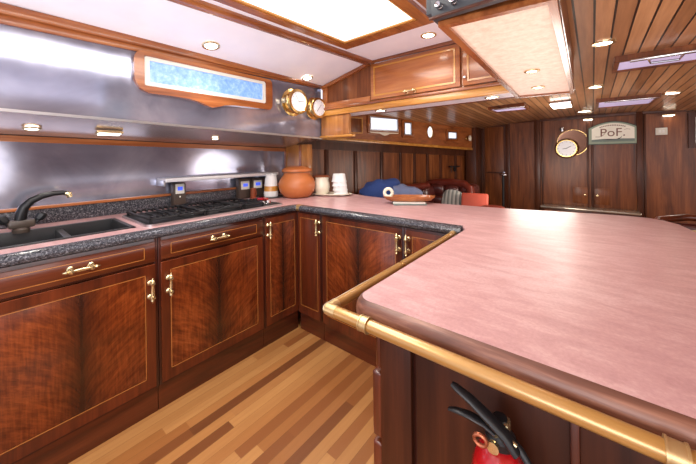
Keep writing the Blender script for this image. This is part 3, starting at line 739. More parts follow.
# tray with jug and cups
tr = tag(MB().lathe([(0, 0), (.12, 0), (.16, .008), (.185, .016), (.183, .020), (.155, .012), (0, .006)], T((-1.80, 1.98, .901)) @ Rm(28, 'Z') @ Matrix.Diagonal((1, .5, 1, 1)), 40).build('oval_plate', 'cream'), 'oval cream plate holding the jug and stacked cups', 'plate')
jg = thing('cream_jug', 'squat cream jug on the oval plate near the terracotta pot', 'jug', (-1.86, 1.955, .908))
q = T((-1.885, 1.945, .909)) @ Matrix.Diagonal((1.08, 1.08, 1.05, 1))
MB().lathe([(0, 0), (.045, 0), (.058, .02), (.066, .06), (.064, .09), (.055, .125), (.058, .14), (.052, .138), (.05, .125), (.055, .09), (.05, .02), (0, .01)], q, 32).build('jug_body', 'cream', jg)
MB().tube([(-1.93, 1.905, 1.02), (-1.97, 1.88, 1.01), (-1.975, 1.88, .97), (-1.94, 1.90, .94)], .008, 10).build('jug_handle', 'cream', jg)
sc_ = None
for i in range(4):
    z = .909+.038*i; r = 1
    o = MB().lathe([(.058, 0), (.066, 0), (.066, .006), (.062, .010), (.053, .066), (.049, .070), (0, .070)], T((-1.725-.006*i, 2.015, z)), 28).build('stacked_cup', 'paper')
    tag(o, ['white cup at the bottom of the stack on the oval plate', 'white cup second from the bottom of the stack', 'white cup second from the top of the stack', 'white cup on top of the stack beside the cream jug'][i], 'cup', 'white stacked cups')
sp_ = thing('lidded_crock', 'small terracotta crock with a reddish lid behind the cream jug', 'crock', (-2.03, 2.10, .9))
q = T((-2.03, 2.085, .901))
MB().lathe([(0, 0), (.05, 0), (.07, .04), (.075, .09), (.065, .14), (0, .14)], q, 32).build('crock_body', 'terra_dark', sp_)
MB().lathe([(0, .1405), (.08, .1405), (.084, .15), (.07, .165), (.015, .17), (0, .17)], q, 32).build('lid', 'terra_dark', sp_)
# wooden boat tray on magazines
ang = 32
q = T((-1.03, 1.955, .901)) @ Rm(ang, 'Z')
for i, (w, h, a, mt) in enumerate(((.115, .08, 2, 'signsea'), (.11, .075, -3, 'white'))):
    tag(MB().box((-w, -h, .0), (w, h, .009), .001, mat=T((0, 0, .0095*i)) @ q @ Rm(a, 'Z')).build('magazine', mt), ['greenish magazine lying flat on the pink bar top', 'pale magazine directly beneath the wooden tray'][i], 'magazine', 'magazines under the tray')
n = 24; out = [(.19*cos(2*pi*i/n)*(1-.0*1), .075*sin(2*pi*i/n)) for i in range(n)]
q2 = q @ T((0, 0, .020))
b2 = bmesh.new(); prof = [(.70, .0), (.86, .008), (.97, .026), (1.0, .036), (.93, .036), (.84, .018), (.0, .014)]
rings = []
for f, z in prof:
    rings.append([b2.verts.new((math.copysign(abs(cos(2*pi*i/40))**.7, cos(2*pi*i/40))*.185*max(f, .001), math.copysign(abs(sin(2*pi*i/40))**.8, sin(2*pi*i/40))*.07*max(f, .001), z)) for i in range(40)])
for A, B in zip(rings, rings[1:]):
    for i in range(40): b2.faces.new((A[i], A[(i+1) % 40], B[(i+1) % 40], B[i]))
b2.faces.new(rings[0][::-1]); bmesh.ops.recalc_face_normals(b2, faces=b2.faces[:])
m = MB(); m._add(b2, q2); tag(m.build('wooden_tray', 'honey'), 'long boat-shaped wooden tray resting on two magazines', 'tray')
b3 = MB(); Q3 = q @ T((-.145, .0, .078)) @ Rm(80, 'X')
b3.tube([(.028*cos(a*pi/12), .028*sin(a*pi/12), 0) for a in range(25)], .012, 10, mat=Q3)
tag(b3.build('cord_ring', 'cream'), 'thick cream ring standing in the end of the wooden tray', 'ring')

# ------------------------------------------------------------------ overhead lockers (facing the galley)
oc = thing('overhead_locker', 'honey wood overhead locker with panelled flap doors and a golden valance', 'cabinet', (-1.0, 2.05, 1.6))
CY = 1.955
MB().hexa([(-1.80, CY, 1.66), (-.32, CY, 1.66), (-.32, 2.25, 1.66), (-1.80, 2.25, 1.66), (-1.80, CY, 1.86), (-.32, CY, 1.98), (-.32, 2.25, 1.98), (-1.80, 2.25, 1.86)]).build('locker_body', 'honey', oc)
bm_ = bmesh.new(); 
pr = [(-1.855, 1.655), (-1.345, 1.655), (-1.345, 1.976), (-1.86, 1.848)]
MB().prism(pr, -(CY-.001), -(CY-.004), XZ).build('end_panel', 'saloon', oc)
MB().box((-1.855, CY-.022, 1.656), (-1.345, CY-.002, 1.715), .003).build('end_rail', 'honey', oc)
MB().box((-1.858, CY-.020, 1.70), (-1.80, CY-.002, 1.87), .003).build('end_stile', 'honey', oc)
MB().prism([(-1.86, 1.838), (-1.345, 1.958), (-1.345, 1.984), (-1.86, 1.866)], -(CY-.0), -(CY-.030), XZ).build('sloping_moulding', 'trimwood_x', oc)
MB().box((-1.345, CY-.030, 1.962), (-.30, CY, 1.985), .004).build('top_moulding', 'trimwood_x', oc)
def flap(x0, x1, z0, z1, side):
    d = MB().box((x0, CY-.022, z0), (x1, CY-.001, z1), .003).build('door', 'honey', oc)
    ring_prism(MB(), rrect(x0+.028, z0+.024, x1-.028, z1-.024, .002, 1), rrect(x0+.040, z0+.036, x1-.040, z1-.036, .002, 1), -(CY-.022), -(CY-.026), XZ).build('door_moulding', 'golden', d)
    if side == 'c':
        handle_bm(T(((x0+x1)/2, CY-.022, z0+.018)) @ Rm(-90, 'Z') @ Rm(90, 'X'), .06, .006).build('handle', 'brass_pale', d)
    else:
        MB().lathe([(0, 0), (.008, 0), (.005, .008), (.009, .016), (.008, .022), (0, .024)], T((x0+.018, CY-.022, z0+.05)) @ Rm(90, 'X'), 14).build('knob', 'chrome', d)
flap(-1.335, -.648, 1.682, 1.958, 'c')
flap(-.632, -.325, 1.682, 1.958, 's')
MB().box((-1.875, CY-.032, 1.652), (-.32, CY, 1.672), .004).build('lower_moulding', 'trimwood_x', oc)
MB().box((-1.875, CY-.020, 1.604), (-.32, CY+.01, 1.652), .004).build('valance', 'golden', oc)
MB().box((-1.87, CY+.010, 1.606), (-.32, 2.12, 1.612)).build('underside_lining', 'ceil', oc)
MB().box((-1.60, 2.12, 1.602), (-.32, 2.14, 1.79)).build('rear_board', 'saloon', oc)

# ------------------------------------------------------------------ hanging locker above the peninsula
hl = thing('hanging_locker', 'long hanging locker over the peninsula with beige speckled underside', 'cabinet', (-.19, 1.4, 1.58))
q8 = lambda z: [(-.305, .75, z), (-.056, .78, z), (-.076, 2.07, z), (-.349, 2.02, z)]
MB().hexa(q8(1.592)+q8(1.983)).build('locker_body', 'saloon', hl)
inn = [(-.286, .772, 0), (-.073, .797, 0), (-.092, 2.035, 0), (-.327, 1.99, 0)]
o_ = [(a, b_) for a, b_, c in q8(0)]; i_ = [(a, b_) for a, b_, c in inn]
ring_prism(MB(), o_, i_, 1.578, 1.600, Matrix.Identity(4)).build('underside_frame', 'trimwood', hl)
i2 = [(-.287, .771), (-.072, .796), (-.091, 2.036), (-.328, 1.991)]
MB().prism(i2, 1.586, 1.5935).build('underside_panel', 'fabric', hl)
MB().hexa([(-.0565, .78, 1.590), (-.053, .78, 1.590), (-.073, 2.07, 1.590), (-.0765, 2.07, 1.590), (-.0565, .78, 1.602), (-.053, .78, 1.602), (-.073, 2.07, 1.602), (-.0765, 2.07, 1.602)]).build('steel_strip', 'chrome', hl)
ip = thing('instrument_panel', 'black instrument panel with chrome knobs on the end of the hanging locker', 'panel', (-.18, .74, 1.6))
MB().box((-.312, .722, 1.592), (-.058, .750, 1.70), .003).build('faceplate', 'darkbox', ip)
MB().box((-.345, .765, 1.625), (-.307, .93, 1.80), .003).build('side_box', 'darkbox', ip)
for x, z in ((-.287, 1.613), (-.252, 1.613), (-.17, 1.613)):
    MB().lathe([(0, 0), (.0085, 0), (.0085, .004), (.006, .008), (.0075, .016), (.0065, .021), (0, .022)], T((x, .722, z)) @ Rm(90, 'X'), 18).build('knob', 'chrome', ip)
MB().box((-.316, .716, 1.588), (-.054, .724, 1.594), .001).build('lower_trim', 'saloon_dark', ip)

# ------------------------------------------------------------------ skylight
sl = thing('skylight', 'large glowing skylight panel in a wooden frame in the white ceiling', 'skylight', (-.95, .8, 1.96))
ou = [(-1.42, -.9), (-.655, -.9), (-.655, 1.555), (-1.275, 1.565)]; inn = [(-1.35, -.83), (-.715, -.83), (-.715, 1.475), (-1.225, 1.485)]
ring_prism(MB(), ou, inn, 1.962, 1.99, Matrix.Identity(4)).build('frame', 'trimwood', sl)
inn2 = [(-1.338, -.82), (-.727, -.82), (-.727, 1.46), (-1.21, 1.47)]
ring_prism(MB(), inn, inn2, 1.966, 1.983, Matrix.Identity(4)).build('inner_moulding', 'golden', sl)
MB().prism(inn2, 1.974, 1.983).build('diffuser', 'sky', sl)
struct(MB().box((-.62, -.9, 1.955), (-.56, 1.6, 1.99), .004).build('trim_14', 'honey_y'))

# ------------------------------------------------------------------ lamps
def downlight(loc, label, rot=(0, 0, 0), r=.028, glow='lamp', power=0, grp='round recessed ceiling spotlights', color=(1, .95, .86)):
    t = thing('downlight', label, 'spotlight', loc, grp, local=True, rot=rot)
    MB().lathe([(r*1.0, .0005), (r*1.4, .0005), (r*1.38, -.004), (r*1.05, -.006), (r*.95, -.003)], None, 28).build('rim', 'brass_pale', t)
    MB().lathe([(0, -.002), (r, -.002), (r*.9, .0), (0, .0)], None, 24).build('lens', glow, t)
    if power:
        l = bpy.data.lights.new('spot_lamp', 'SPOT'); l.energy = power; l.spot_size = radians(115); l.spot_blend = .8; l.shadow_soft_size = .03; l.color = color
        lo = bpy.data.objects.new('spot_lamp', l); COL.objects.link(lo)
        mw = T(loc) @ Matrix.Rotation(rot[2], 4, 'Z') @ Matrix.Rotation(rot[1], 4, 'Y') @ Matrix.Rotation(rot[0], 4, 'X')
        lo.matrix_world = mw @ T((0, 0, -.02))
    return t
tilt = -math.atan2(.085+.0, .42)
downlight((-1.752+.0, .879, 1.914), 'spotlight in the sloping white ceiling above the window', (0, tilt, 0), .036, power=9)
downlight((-1.797, 1.70, 1.888), 'spotlight in the sloping white ceiling above the brass clocks', (0, tilt*1.25, 0), .032, power=7)
downlight((-.775, 1.75, 1.9835), 'spotlight in the white ceiling between skylight and overhead locker', (0, 0, 0), .034, power=6)
tl = -math.atan2(.085, .45)
for y, x, lab, r in ((.17, -2.15, 'small spotlight under the steel ledge above the tap', .026), (1.086, -2.12, 'small spotlight under the steel ledge above the hob end', .022)):
    zz = zl(y)-.085*(-(x+1.9))/.45-.007
    downlight((x, y, zz), lab, (0, tl, 0), r, glow='lamp_low', power=2.5)
t = thing('strip_lamp', 'small rectangular lamp under the steel ledge above the sink', 'lamp', (-2.12, .47, zl(.47)-.05), local=True, rot=(0, tl, 0))
MB().box((-.03, -.06, -.012), (.03, .06, .002), .003).build('housing', 'brass_pale', t)
MB().box((-.022, -.05, -.014), (.022, .05, -.0115), .001).build('diffuser', 'lamp_low', t)
downlight((-1.296, 2.01, 1.605), 'spotlight under the valance near the cream jug end', (0, 0, 0), .034, power=2.5)
downlight((-.486, 2.03, 1.605), 'spotlight under the valance close to the hanging locker', (0, 0, 0), .030, power=2.5)
downlight((-.188, 1.42, 1.5855), 'nearer spotlight in the beige underside of the hanging locker', (0, 0, 0), .020, power=2.5)
downlight((-.212, 1.79, 1.5855), 'farther spotlight in the beige underside of the hanging locker', (0, 0, 0), .022, power=2.5)
for (x, y, r, lab, pw) in ((.045, 1.84, .032, 'spotlight in the plank ceiling nearest the hanging locker', 3), (.02, 3.02, .04, 'spotlight in the plank ceiling before the second hatch', 4),
                      (.536, 3.76, .045, 'spotlight in the plank ceiling above the arched sign side', 4), (-.075, 4.70, .06, 'spotlight in the plank ceiling close to the aft bulkhead', 5)):
    downlight((x, y, cz(x, y)-.002), lab, (0, 0, 0), r, power=pw, color=(1, .88, .72))
for x, z, lab in ((-.044, 1.697, 'glowing lamp high on the bulkhead beside the arched sign'), (.70, 1.682, 'glowing lamp high on the bulkhead above the white switch plate')):
    t = thing('wall_lamp', lab, 'lamp', (x, 5.165, z), 'bulkhead lamps', local=True)
    MB().box((-.055, -.03, -.006), (.055, .0, .014), .003).build('housing', 'brass_pale', t)
    MB().box((-.045, -.034, -.010), (.045, -.008, -.004), .003).build('lens', 'lamp', t)
tb = thing('ceiling_lamp', 'bright rectangular lamp box on the plank ceiling behind the hanging locker', 'lamp', (-.225, 3.70, 1.72))
MB().box((-.335, 3.60, 1.740), (-.155, 3.93, 1.757), .002).build('housing', 'chrome', tb)
MB().box((-.325, 3.61, 1.728), (-.165, 3.92, 1.741), .004).build('diffuser', 'lamp', tb)
# hatches
def hatch(x0, x1, y0, y1, z, label, handle=False, skew=0):
    t = thing('roof_hatch', label, 'hatch', ((x0+x1)/2, (y0+y1)/2, z), 'roof hatches with lavender blinds')
    ou = [(x0, y0), (x1, y0), (x1+skew, y1), (x0+skew, y1)]; d = .022
    inn = [(x0+d, y0+d), (x1-d, y0+d), (x1+skew-d, y1-d), (x0+skew+d, y1-d)]
    ring_prism(MB(), ou, inn, z-.022, z+.03, Matrix.Identity(4)).build('frame', 'saloon', t)
    MB().prism(inn, z-.012, z-.006).build('blind', 'lav', t)
    MB().box((x0+.06, y0-.012, z-.032), (x1, y0+.016, z-.020), .004).build('slide_bar', 'chrome', t)
    if handle:
        MB().tube([(x0+.13, y0+.002, z-.03), (x0+.14, y0+.03, z-.045), (x0+.24, y0+.03, z-.048), (x0+.25, y0+.002, z-.03)], .006, 10).build('handle', 'chrome', t)
hatch(.095, .80, 2.15, 2.44, 1.752, 'wide roof hatch with lavender blind and chrome handle, the closest one', True)
hatch(.03, .46, 3.72, 4.25, 1.748, 'roof hatch with lavender blind between the two far spotlights')
hatch(-.86, -.52, 3.42, 3.76, 1.742, 'roof hatch with lavender blind beside the overhead locker end')

# ------------------------------------------------------------------ brass instruments
def brass_clock(cx, cy, cz_, R, dep, label, hands, name='ship_clock', cat='clock'):
    t = thing(name, label, cat, (cx, cy, cz_), 'round brass instruments on the steel wall')
    q = T((cx, cy, cz_)) @ Rm(90, 'Y')
    MB().lathe([(0, 0), (R*1.08, 0), (R*1.08, .006), (R*.86, .012), (R*.84, dep*.7), (R*.98, dep*.75), (R, dep*.86), (R*.96, dep*.97), (R*.80, dep), (R*.76, dep*.93), (0, dep*.93)], q, 48).build('case', 'brass', t)
    MB().lathe([(0, dep*.935), (R*.755, dep*.935), (R*.755, dep*.95), (0, dep*.95)], q, 48).build('dial', 'dial', t)
    p = MB()
    for i in range(12):
        a = i*30
        p.box((-.0012, R*.60, 0), (.0012, R*.68, .001), mat=T((cx+dep*.952, cy, cz_)) @ Matrix.Rotation(radians(a), 4, 'X') @ YZ)
    p.build('hour_marks', 'ink', t)
    p = MB()
    for a, ln in hands: p.box((-.0016, -.006, .001), (.0016, R*ln, .002), mat=T((cx+dep*.952, cy, cz_)) @ Matrix.Rotation(radians(a), 4, 'X') @ YZ)
    p.build('hands', 'ink', t)
    MB().box((cx+.01, cy-R*1.16, cz_-.022), (cx+dep*.8, cy-R*.93, cz_+.022), .006).tube([(cx+dep*.8, cy-R*1.05, cz_-.03), (cx+dep*.8, cy-R*1.05, cz_+.03)], .006, 10).build('hinge', 'brass_pale', t)
brass_clock(-1.90, 1.625, 1.690, .102, .085, 'brass ship clock on the steel wall next to the window', ((35, .5), (-80, .62)))
brass_clock(-1.90, 1.865, 1.668, .090, .075, 'brass barometer on the steel wall beside the overhead locker', ((140, .5), (-40, .4)), 'barometer', 'barometer')

# ------------------------------------------------------------------ saloon band windows
def uq(y, z, off=0):
    ang_ = math.atan2(.85, 3.0)
    return T((Up(y)+off, y, z)) @ Matrix.Rotation(-ang_, 4, 'Z')
def band_window(n, ya_, yb_, z0, z1, ogee=False):
    yc = (ya_+yb_)/2; w = (yb_-ya_)/2*1.03; h = (z1-z0)/2; zc = (z0+z1)/2
    t = bpy.data.objects.new('window_%d' % n, None); COL.objects.link(t); t['kind'] = 'structure'
    t.matrix_world = uq(yc, zc)
    out = rrect(-w-.022, -h-.022, w+.022, h+.022, .02, 4); inn = rrect(-w+.012, -h+.012, w-.012, h-.012, .008, 4)
    p = ring_prism(MB(), out, inn, .0005, .018, YZ)
    if ogee: p.prism([(-w, -h-.02), (w, -h-.02), (w*.9, -h-.030), (w*.35, -h-.034), (w*.15, -h-.05), (0, -h-.058), (-w*.15, -h-.05), (-w*.35, -h-.034), (-w*.9, -h-.03)], .001, .017, YZ)
    if ogee: MB().prism([(-w, -h-.004), (w, -h-.004), (w*.9, -h-.018), (w*.35, -h-.022), (w*.15, -h-.038), (0, -h-.046), (-w*.15, -h-.038), (-w*.35, -h-.022), (-w*.9, -h-.018)], .017, .020, YZ).build('ogee_sill', 'cream', t)
    p.build('window_frame', 'trimwood', t)
    ring_prism(MB(), rrect(-w+.010, -h+.010, w-.010, h-.010, .008, 4), rrect(-w+.024, -h+.024, w-.024, h-.024, .006, 4), .001, .020, YZ).build('window_rim', 'steel', t)
    MB().prism(rrect(-w+.02, -h+.02, w-.02, h-.02, .006, 4), .002, .006, YZ).build('window_pane', 'pane_s', t)
band_window(2, 2.87, 3.33, 1.532, 1.718, True)
band_window(3, 3.41, 3.56, 1.494, 1.680)
band_window(4, 4.26, 4.48, 1.462, 1.592)
# framed locker front, mirror and small lamp on the band
t = thing('locker_front', 'small framed wooden locker front in the window band beside the first saloon window', 'locker door', (-2.08, 2.68, 1.6), local=True)
t.matrix_world = uq(2.69, 1.60)
ring_prism(MB(), rrect(-.10, -.10, .10, .085, .004, 1), rrect(-.085, -.085, .085, .07, .004, 1), .0005, .010, YZ).build('frame', 'golden', t)
MB().box((.0006, -.085, -.085), (.005, .085, .07), .001).build('panel', 'saloon', t)
t = thing('oval_mirror', 'small oval mirror in brass frame between two saloon windows', 'mirror', (0, 0, 0), local=True)
t.matrix_world = uq(3.90, 1.56)
ov = [(.062*cos(2*pi*i/32), .088*sin(2*pi*i/32)) for i in range(32)]; ov2 = [(a*.82, b_*.85) for a, b_ in ov]
ring_prism(MB(), ov, ov2, .001, .016, YZ).build('frame', 'brass', t)
MB().prism(ov2, .002, .009, YZ).build('glass', 'pane_s', t)  # glows like the window panes, reflected light put in as emission
t = thing('brass_lamp', 'little brass wall lamp at the far end of the window band', 'lamp', (0, 0, 0), local=True)
t.matrix_world = uq(4.73, 1.49)
MB().lathe([(0, 0), (.03, 0), (.03, .01), (.01, .02), (0, .02)], Rm(90, 'Y'), 18).tube([(.015, 0, 0), (.05, 0, -.01), (.05, 0, .01)], .008, 8).build('bracket', 'brass', t)
MB().lathe([(0, -.04), (.018, -.035), (.026, 0), (.02, .035), (.012, .045), (0, .045)], T((.055, 0, 0)), 18).build('shade', 'cream', t)
t = thing('brass_hook', 'dark hook fixing on the panelled saloon wall above the sofa', 'hook', (0, 0, 0), local=True)
t.matrix_world = T((Lp(4.62)+.02, 4.62, 1.01)) @ Matrix.Rotation(-.289, 4, 'Z')
MB().box((0, -.14, .045), (.03, .10, .065), .004).box((0, -.02, -.02), (.02, .02, .06), .004).build('plate', 'rubber', t)
MB().tube([(.02, -.10, .05), (.02, -.10, -.03)], .006, 8).build('peg', 'rubber', t)

# ------------------------------------------------------------------ aft bulkhead fittings
d1 = bpy.data.objects.new('door_1', None); COL.objects.link(d1); d1.location = (-1.2, 5.19, 0); d1['kind'] = 'structure'; WORLD['door_1'] = T(d1.location)
MB().box((-1.365, 5.172, .02), (-1.055, 5.199, 1.69), .004).build('door_panel', 'saloon', d1)
ring_prism(MB(), rrect(-1.375, .0, -1.045, 1.70, .01, 2), rrect(-1.35, .02, -1.07, 1.675, .01, 2), -5.170, -5.150, XZ).build('door_frame', 'saloon_dark', d1)
MB().box((-1.33, 5.155, .945), (-1.09, 5.172, .962), .003).build('door_rail', 'saloon_dark', d1)
MB().lathe([(0, 0), (.02, 0), (.022, .01), (.012, .03), (.026, .045), (.018, .06), (0, .062)], T((-1.06, 5.15, .955)) @ Rm(90, 'X'), 18).build('door_handle', 'chrome', d1)
wc = thing('ship_clock', 'round white-faced ship clock in brass on the aft bulkhead', 'clock', (-.28, 5.19, 1.31))
q = T((-.28, 5.20, 1.315)) @ Rm(90, 'X')
MB().lathe([(0, 0), (.14, 0), (.14, .02), (.125, .05), (.125, .07), (.118, .082), (.108, .082), (.106, .072), (0, .072)], q, 48).build('case', 'brass', wc)
MB().lathe([(0, .0725), (.105, .0725), (.105, .076), (0, .076)], q, 48).build('dial', 'dial', wc)
p = MB()
for i in range(12): p.box((-.002, .085, .0765), (.002, .098, .0775), mat=q @ Rm(i*30, 'Z'))
p.build('hour_marks', 'ink', wc)
p = MB(); p.box((-.003, -.01, .0778), (.003, .06, .079), mat=q @ Rm(-60, 'Z')).box((-.003, -.01, .0778), (.003, .045, .079), mat=q @ Rm(100, 'Z')); p.build('hands', 'ink', wc)
bp = thing('brass_plate', 'large round polished brass plate mounted behind the ship clock', 'plate', (-.215, 5.195, 1.40))
MB().lathe([(0, 0), (.175, 0), (.18, .004), (.172, .010), (.15, .008), (0, .010)], T((-.215, 5.199, 1.395)) @ Rm(90, 'X'), 48).build('disc', 'oldbrass', bp)
MB().lathe([(.172, .006), (.178, .006), (.178, .012), (.172, .012)], T((-.215, 5.199, 1.395)) @ Rm(90, 'X'), 48).build('rim', 'brass', bp)
bl = thing('bulkhead_bell', 'small chrome hook lamp on the bulkhead just above the ship clock', 'lamp', (-.335, 5.19, 1.49))
MB().tube([(-.345, 5.195, 1.60), (-.345, 5.14, 1.60), (-.345, 5.13, 1.56)], .010, 10).build('arm', 'rubber', bl)
MB().lathe([(0, 0), (.022, 0), (.026, .03), (.02, .055), (0, .06)], T((-.328, 5.15, 1.555)), 18).build('shade', 'chrome', bl)
# arched sign
sg = thing('arched_sign', 'arched cream sign with a green border, brown lettering and painted sea', 'sign', (.2, 5.18, 1.35))
def arch(x0, x1, z0, z1, zt_, n=16):
    pts = [(x0, z0), (x1, z0)]
    for i in range(n+1):
        u = 1-2*i/n; pts.append(((x0+x1)/2+u*(x1-x0)/2, z1+(zt_-z1)*(1-u*u)))
    return pts
MB().prism(arch(-.045, .445, 1.355, 1.575, 1.655), -5.199, -5.172, XZ).build('board', 'signdark', sg)
MB().prism(arch(-.036, .436, 1.364, 1.568, 1.646), -5.1725, -5.168, XZ).build('border', 'signgreen', sg)
MB().prism(arch(-.008, .408, 1.392, 1.562, 1.630), -5.1685, -5.165, XZ).build('painted_field', 'signcream', sg)
MB().prism([(-.008, 1.392), (.408, 1.392), (.408, 1.424), (.30, 1.428), (.2, 1.422), (.1, 1.428), (-.008, 1.420)], -5.1655, -5.1635, XZ).build('painted_sea', 'signsea', sg)
MB().prism([(.10, 1.428), (.24, 1.424), (.275, 1.44), (.295, 1.462), (.285, 1.440), (.262, 1.418), (.15, 1.414)], -5.164, -5.162, XZ).build('painted_boat', 'ink', sg)
def text(s_, size, loc, mat, parent, ext=.0006, name='lettering'):
    c = bpy.data.curves.new(name, 'FONT'); c.body = s_; c.size = size; c.extrude = ext; c.align_x = 'CENTER'; c.align_y = 'CENTER'
    c.materials.append(M[mat]); o = bpy.data.objects.new(name, c); COL.objects.link(o)
    o.parent = parent; o.matrix_parent_inverse = WORLD[parent.name].inverted()
    me = bpy.data.meshes.new_from_object(o); q_ = bpy.data.objects.new(name, me); bpy.data.objects.remove(o); q_.name = name
    me.materials.clear(); me.materials.append(M[mat]); me.transform(T(loc) @ Rm(90, 'X')); COL.objects.link(q_)
    q_.parent = parent; q_.matrix_parent_inverse = WORLD[parent.name].inverted(); return q_
text('PoF.', .145, (.2, 5.163, 1.505), 'rust', sg)
p = MB()
for i in range(15):
    u = -1+2*i/14; x = .2+u*.12; z = 1.603-.022*u*u
    p.box((x-.006, 5.162, z-.007), (x+.005, 5.165, z+.006))
p.tube([(.03, 5.163, 1.458), (.07, 5.163, 1.456), (.10, 5.163, 1.47), (.13, 5.163, 1.50)], .003, 6).tube([(.31, 5.163, 1.54), (.34, 5.163, 1.548), (.37, 5.163, 1.54)], .002, 6)
p.build('script_line', 'rust', sg)
sw = thing('switch_plate', 'small white switch plate on the aft bulkhead beside the sign', 'switch', (.65, 5.19, 1.45))
MB().box((.595, 5.185, 1.455), (.695, 5.1995, 1.54), .003).build('plate', 'white', sw)
MB().box((.62, 5.180, 1.48), (.64, 5.186, 1.515), .002).box((.65, 5.180, 1.48), (.67, 5.186, 1.515), .002).build('rockers', 'paper', sw)
fp = thing('framed_picture', 'dark framed picture on the aft bulkhead, cut by the photo edge', 'picture', (1.05, 5.19, 1.29))
ring_prism(MB(), rrect(.86, 1.29, 1.30, 1.70, .006, 2), rrect(.915, 1.345, 1.245, 1.645, .006, 2), -5.199, -5.165, XZ).build('frame', 'saloon_dark', fp)
MB().box((.91, 5.185, 1.34), (1.25, 5.19, 1.65)).build('picture_surface', 'mirror', fp)
# sideboard along the bulkhead
sb = thing('sideboard', 'low polished sideboard along the aft bulkhead with a glossy top', 'sideboard', (-.1, 5.0, 0))
MB().box((-.55, 4.93, 0), (.42, 5.163, .505), .004).build('body', 'saloon_dark', sb)
MB().box((-.57, 4.90, .505), (.44, 5.163, .528), .006).build('top', 'mirror', sb)
for x in (-.30, .18):
    d = MB().box((x-.22, 4.915, .05), (x+.22, 4.93, .48), .004).build('door', 'saloon', sb)
    MB().lathe([(0, 0), (.012, 0), (.014, .014), (0, .02)], T((x+(.18 if x < 0 else -.18), 4.915, .3)) @ Rm(90, 'X'), 14).build('knob', 'brass', d)
wcab = thing('wall_locker', 'pair of flush locker doors with small knobs low on the aft bulkhead', 'locker', (-.02, 5.18, .56))
for x0_, x1_ in ((-.22, -.055), (.012, .17)):
    d = MB().box((x0_, 5.186, .56), (x1_, 5.199, .78), .003).build('door', 'saloon', wcab)
    MB().lathe([(0, 0), (.012, 0), (.014, .014), (0, .02)], T((x1_-.03 if x0_ < 0 else x0_+.03, 5.186, .68)) @ Rm(90, 'X'), 14).build('knob', 'brass_pale', d)

# ------------------------------------------------------------------ sofa and soft things
sf = thing('leather_sofa', 'tufted oxblood leather corner sofa against the panelled saloon wall', 'sofa', (-1.5, 3.8, 0))
R1 = Matrix.Rotation(-.289, 4, 'Z')
MB().box((-1.62, 3.72, .05), (-1.10, 4.15, .50), .05).box((-.02, -.9, .05), (.55, .55, .48), .05, mat=T((-1.95, 3.35, 0)) @ R1).build('seat', 'leather_d', sf)
p = MB()
for i in range(3):
    for j in range(2):
        x = -1.66+.20*i; z = .62+.15*j
        p.blob((x, 4.02, z), (.11, .09, .085), sq=.75)
p.box((-1.78, 4.0, .4), (-1.15, 4.18, .86), .06, seg=4)
p.build('tufted_back', 'leather_d', sf)
MB().tube([(-1.84, 4.06, .835), (-1.7, 4.05, .862), (-1.5, 4.03, .872), (-1.3, 4.0, .858), (-1.22, 3.96, .81), (-1.19, 3.92, .70), (-1.18, 3.9, .55)], [.05, .055, .055, .055, .055, .05, .045], 16).build('rolled_top', 'leather', sf)
p = MB()
for i in range(5):
    p.blob((0, -.55+.26*i, .70), (.09, .135, .13), sq=.7, mat=None)
bmesh.ops.transform(p.bm, matrix=T((-1.92, 3.42, .0)) @ R1, verts=p.bm.verts)
p.build('side_back', 'leather_d', sf)
MB().tube([(Lp(2.9)+.12, 2.9, .80), (Lp(3.4)+.12, 3.4, .82), (Lp(3.9)+.12, 3.9, .83)], .045, 14).build('side_roll', 'leather', sf)
MB().box((-1.0, 3.3, .05), (-.70, 3.9, .612), .05, seg=3).build('arm', 'leather', sf)
# settee behind the bar carrying the blue cushions
st = thing('bar_settee', 'dark leather settee backing onto the bar, almost hidden behind it', 'settee', (-1.6, 2.6, 0))
MB().box((-2.10, 2.36, .05), (-.95, 2.95, .46), .04).build('seat', 'leather_d', st)
MB().box((-2.10, 2.30, .05), (-.95, 2.42, .80), .04).build('backrest', 'leather_d', st)
bc = MB().blob((-1.66, 2.56, .885), (.21, .13, .12), mat=Rm(14, 'Z') @ Rm(-12, 'Y'), sq=.8, seed=1, amp=.09).build('blue_cushion', 'blue'); tag(bc, 'crumpled deep blue cushion behind the bar near the stacked cups', 'cushion')
bc = MB().blob((-1.42, 2.62, .872), (.15, .10, .085), mat=Rm(25, 'Z') @ Rm(8, 'Y'), sq=.8, seed=3, amp=.09).build('grey_blue_cushion', 'bluegrey'); tag(bc, 'faded grey-blue cushion propped behind the wooden tray', 'cushion')
b4 = MB().blob((0, 0, 0), (.125, .06, .13), sq=.65, mat=Rm(-14, 'X') @ Rm(8, 'Y')); bmesh.ops.translate(b4.bm, vec=(-1.30, 3.56, .70), verts=b4.bm.verts)
tag(b4.build('striped_cushion', 'stripe'), 'grey and white striped cushion leaning on the oxblood sofa', 'cushion')
rp = MB().box((-.14, -.025, -.10), (.14, .025, .10), .02, mat=T((-1.03, 3.5, .715)) @ Rm(10, 'Z') @ Rm(-20, 'X'), seg=3)
tag(rp.build('red_cushion', 'redcloth'), 'flat coral red cushion standing beside the striped cushion', 'cushion')
tag(MB().blob((-.83, 3.45, .66), (.12, .10, .045), sq=.7).build('folded_blanket', 'leather'), 'folded dark red blanket beyond the coral cushion', 'blanket')
ws_ = thing('walking_stick', 'thin dark stick with a silver knob leaning by the bulkhead door', 'stick', (-1.03, 4.95, 0))
MB().tube([(-1.055, 4.98, 0), (-1.05, 5.0, .92)], .017, 10).build('shaft', 'rubber', ws_)
MB().blob((-1.045, 4.99, .935), (.05, .025, .022), sq=.9).build('grip', 'chrome', ws_)
ac = thing('armchair', 'beige armchair with a curved dark red back rail beyond the bar end', 'armchair', (.62, 3.0, 0))
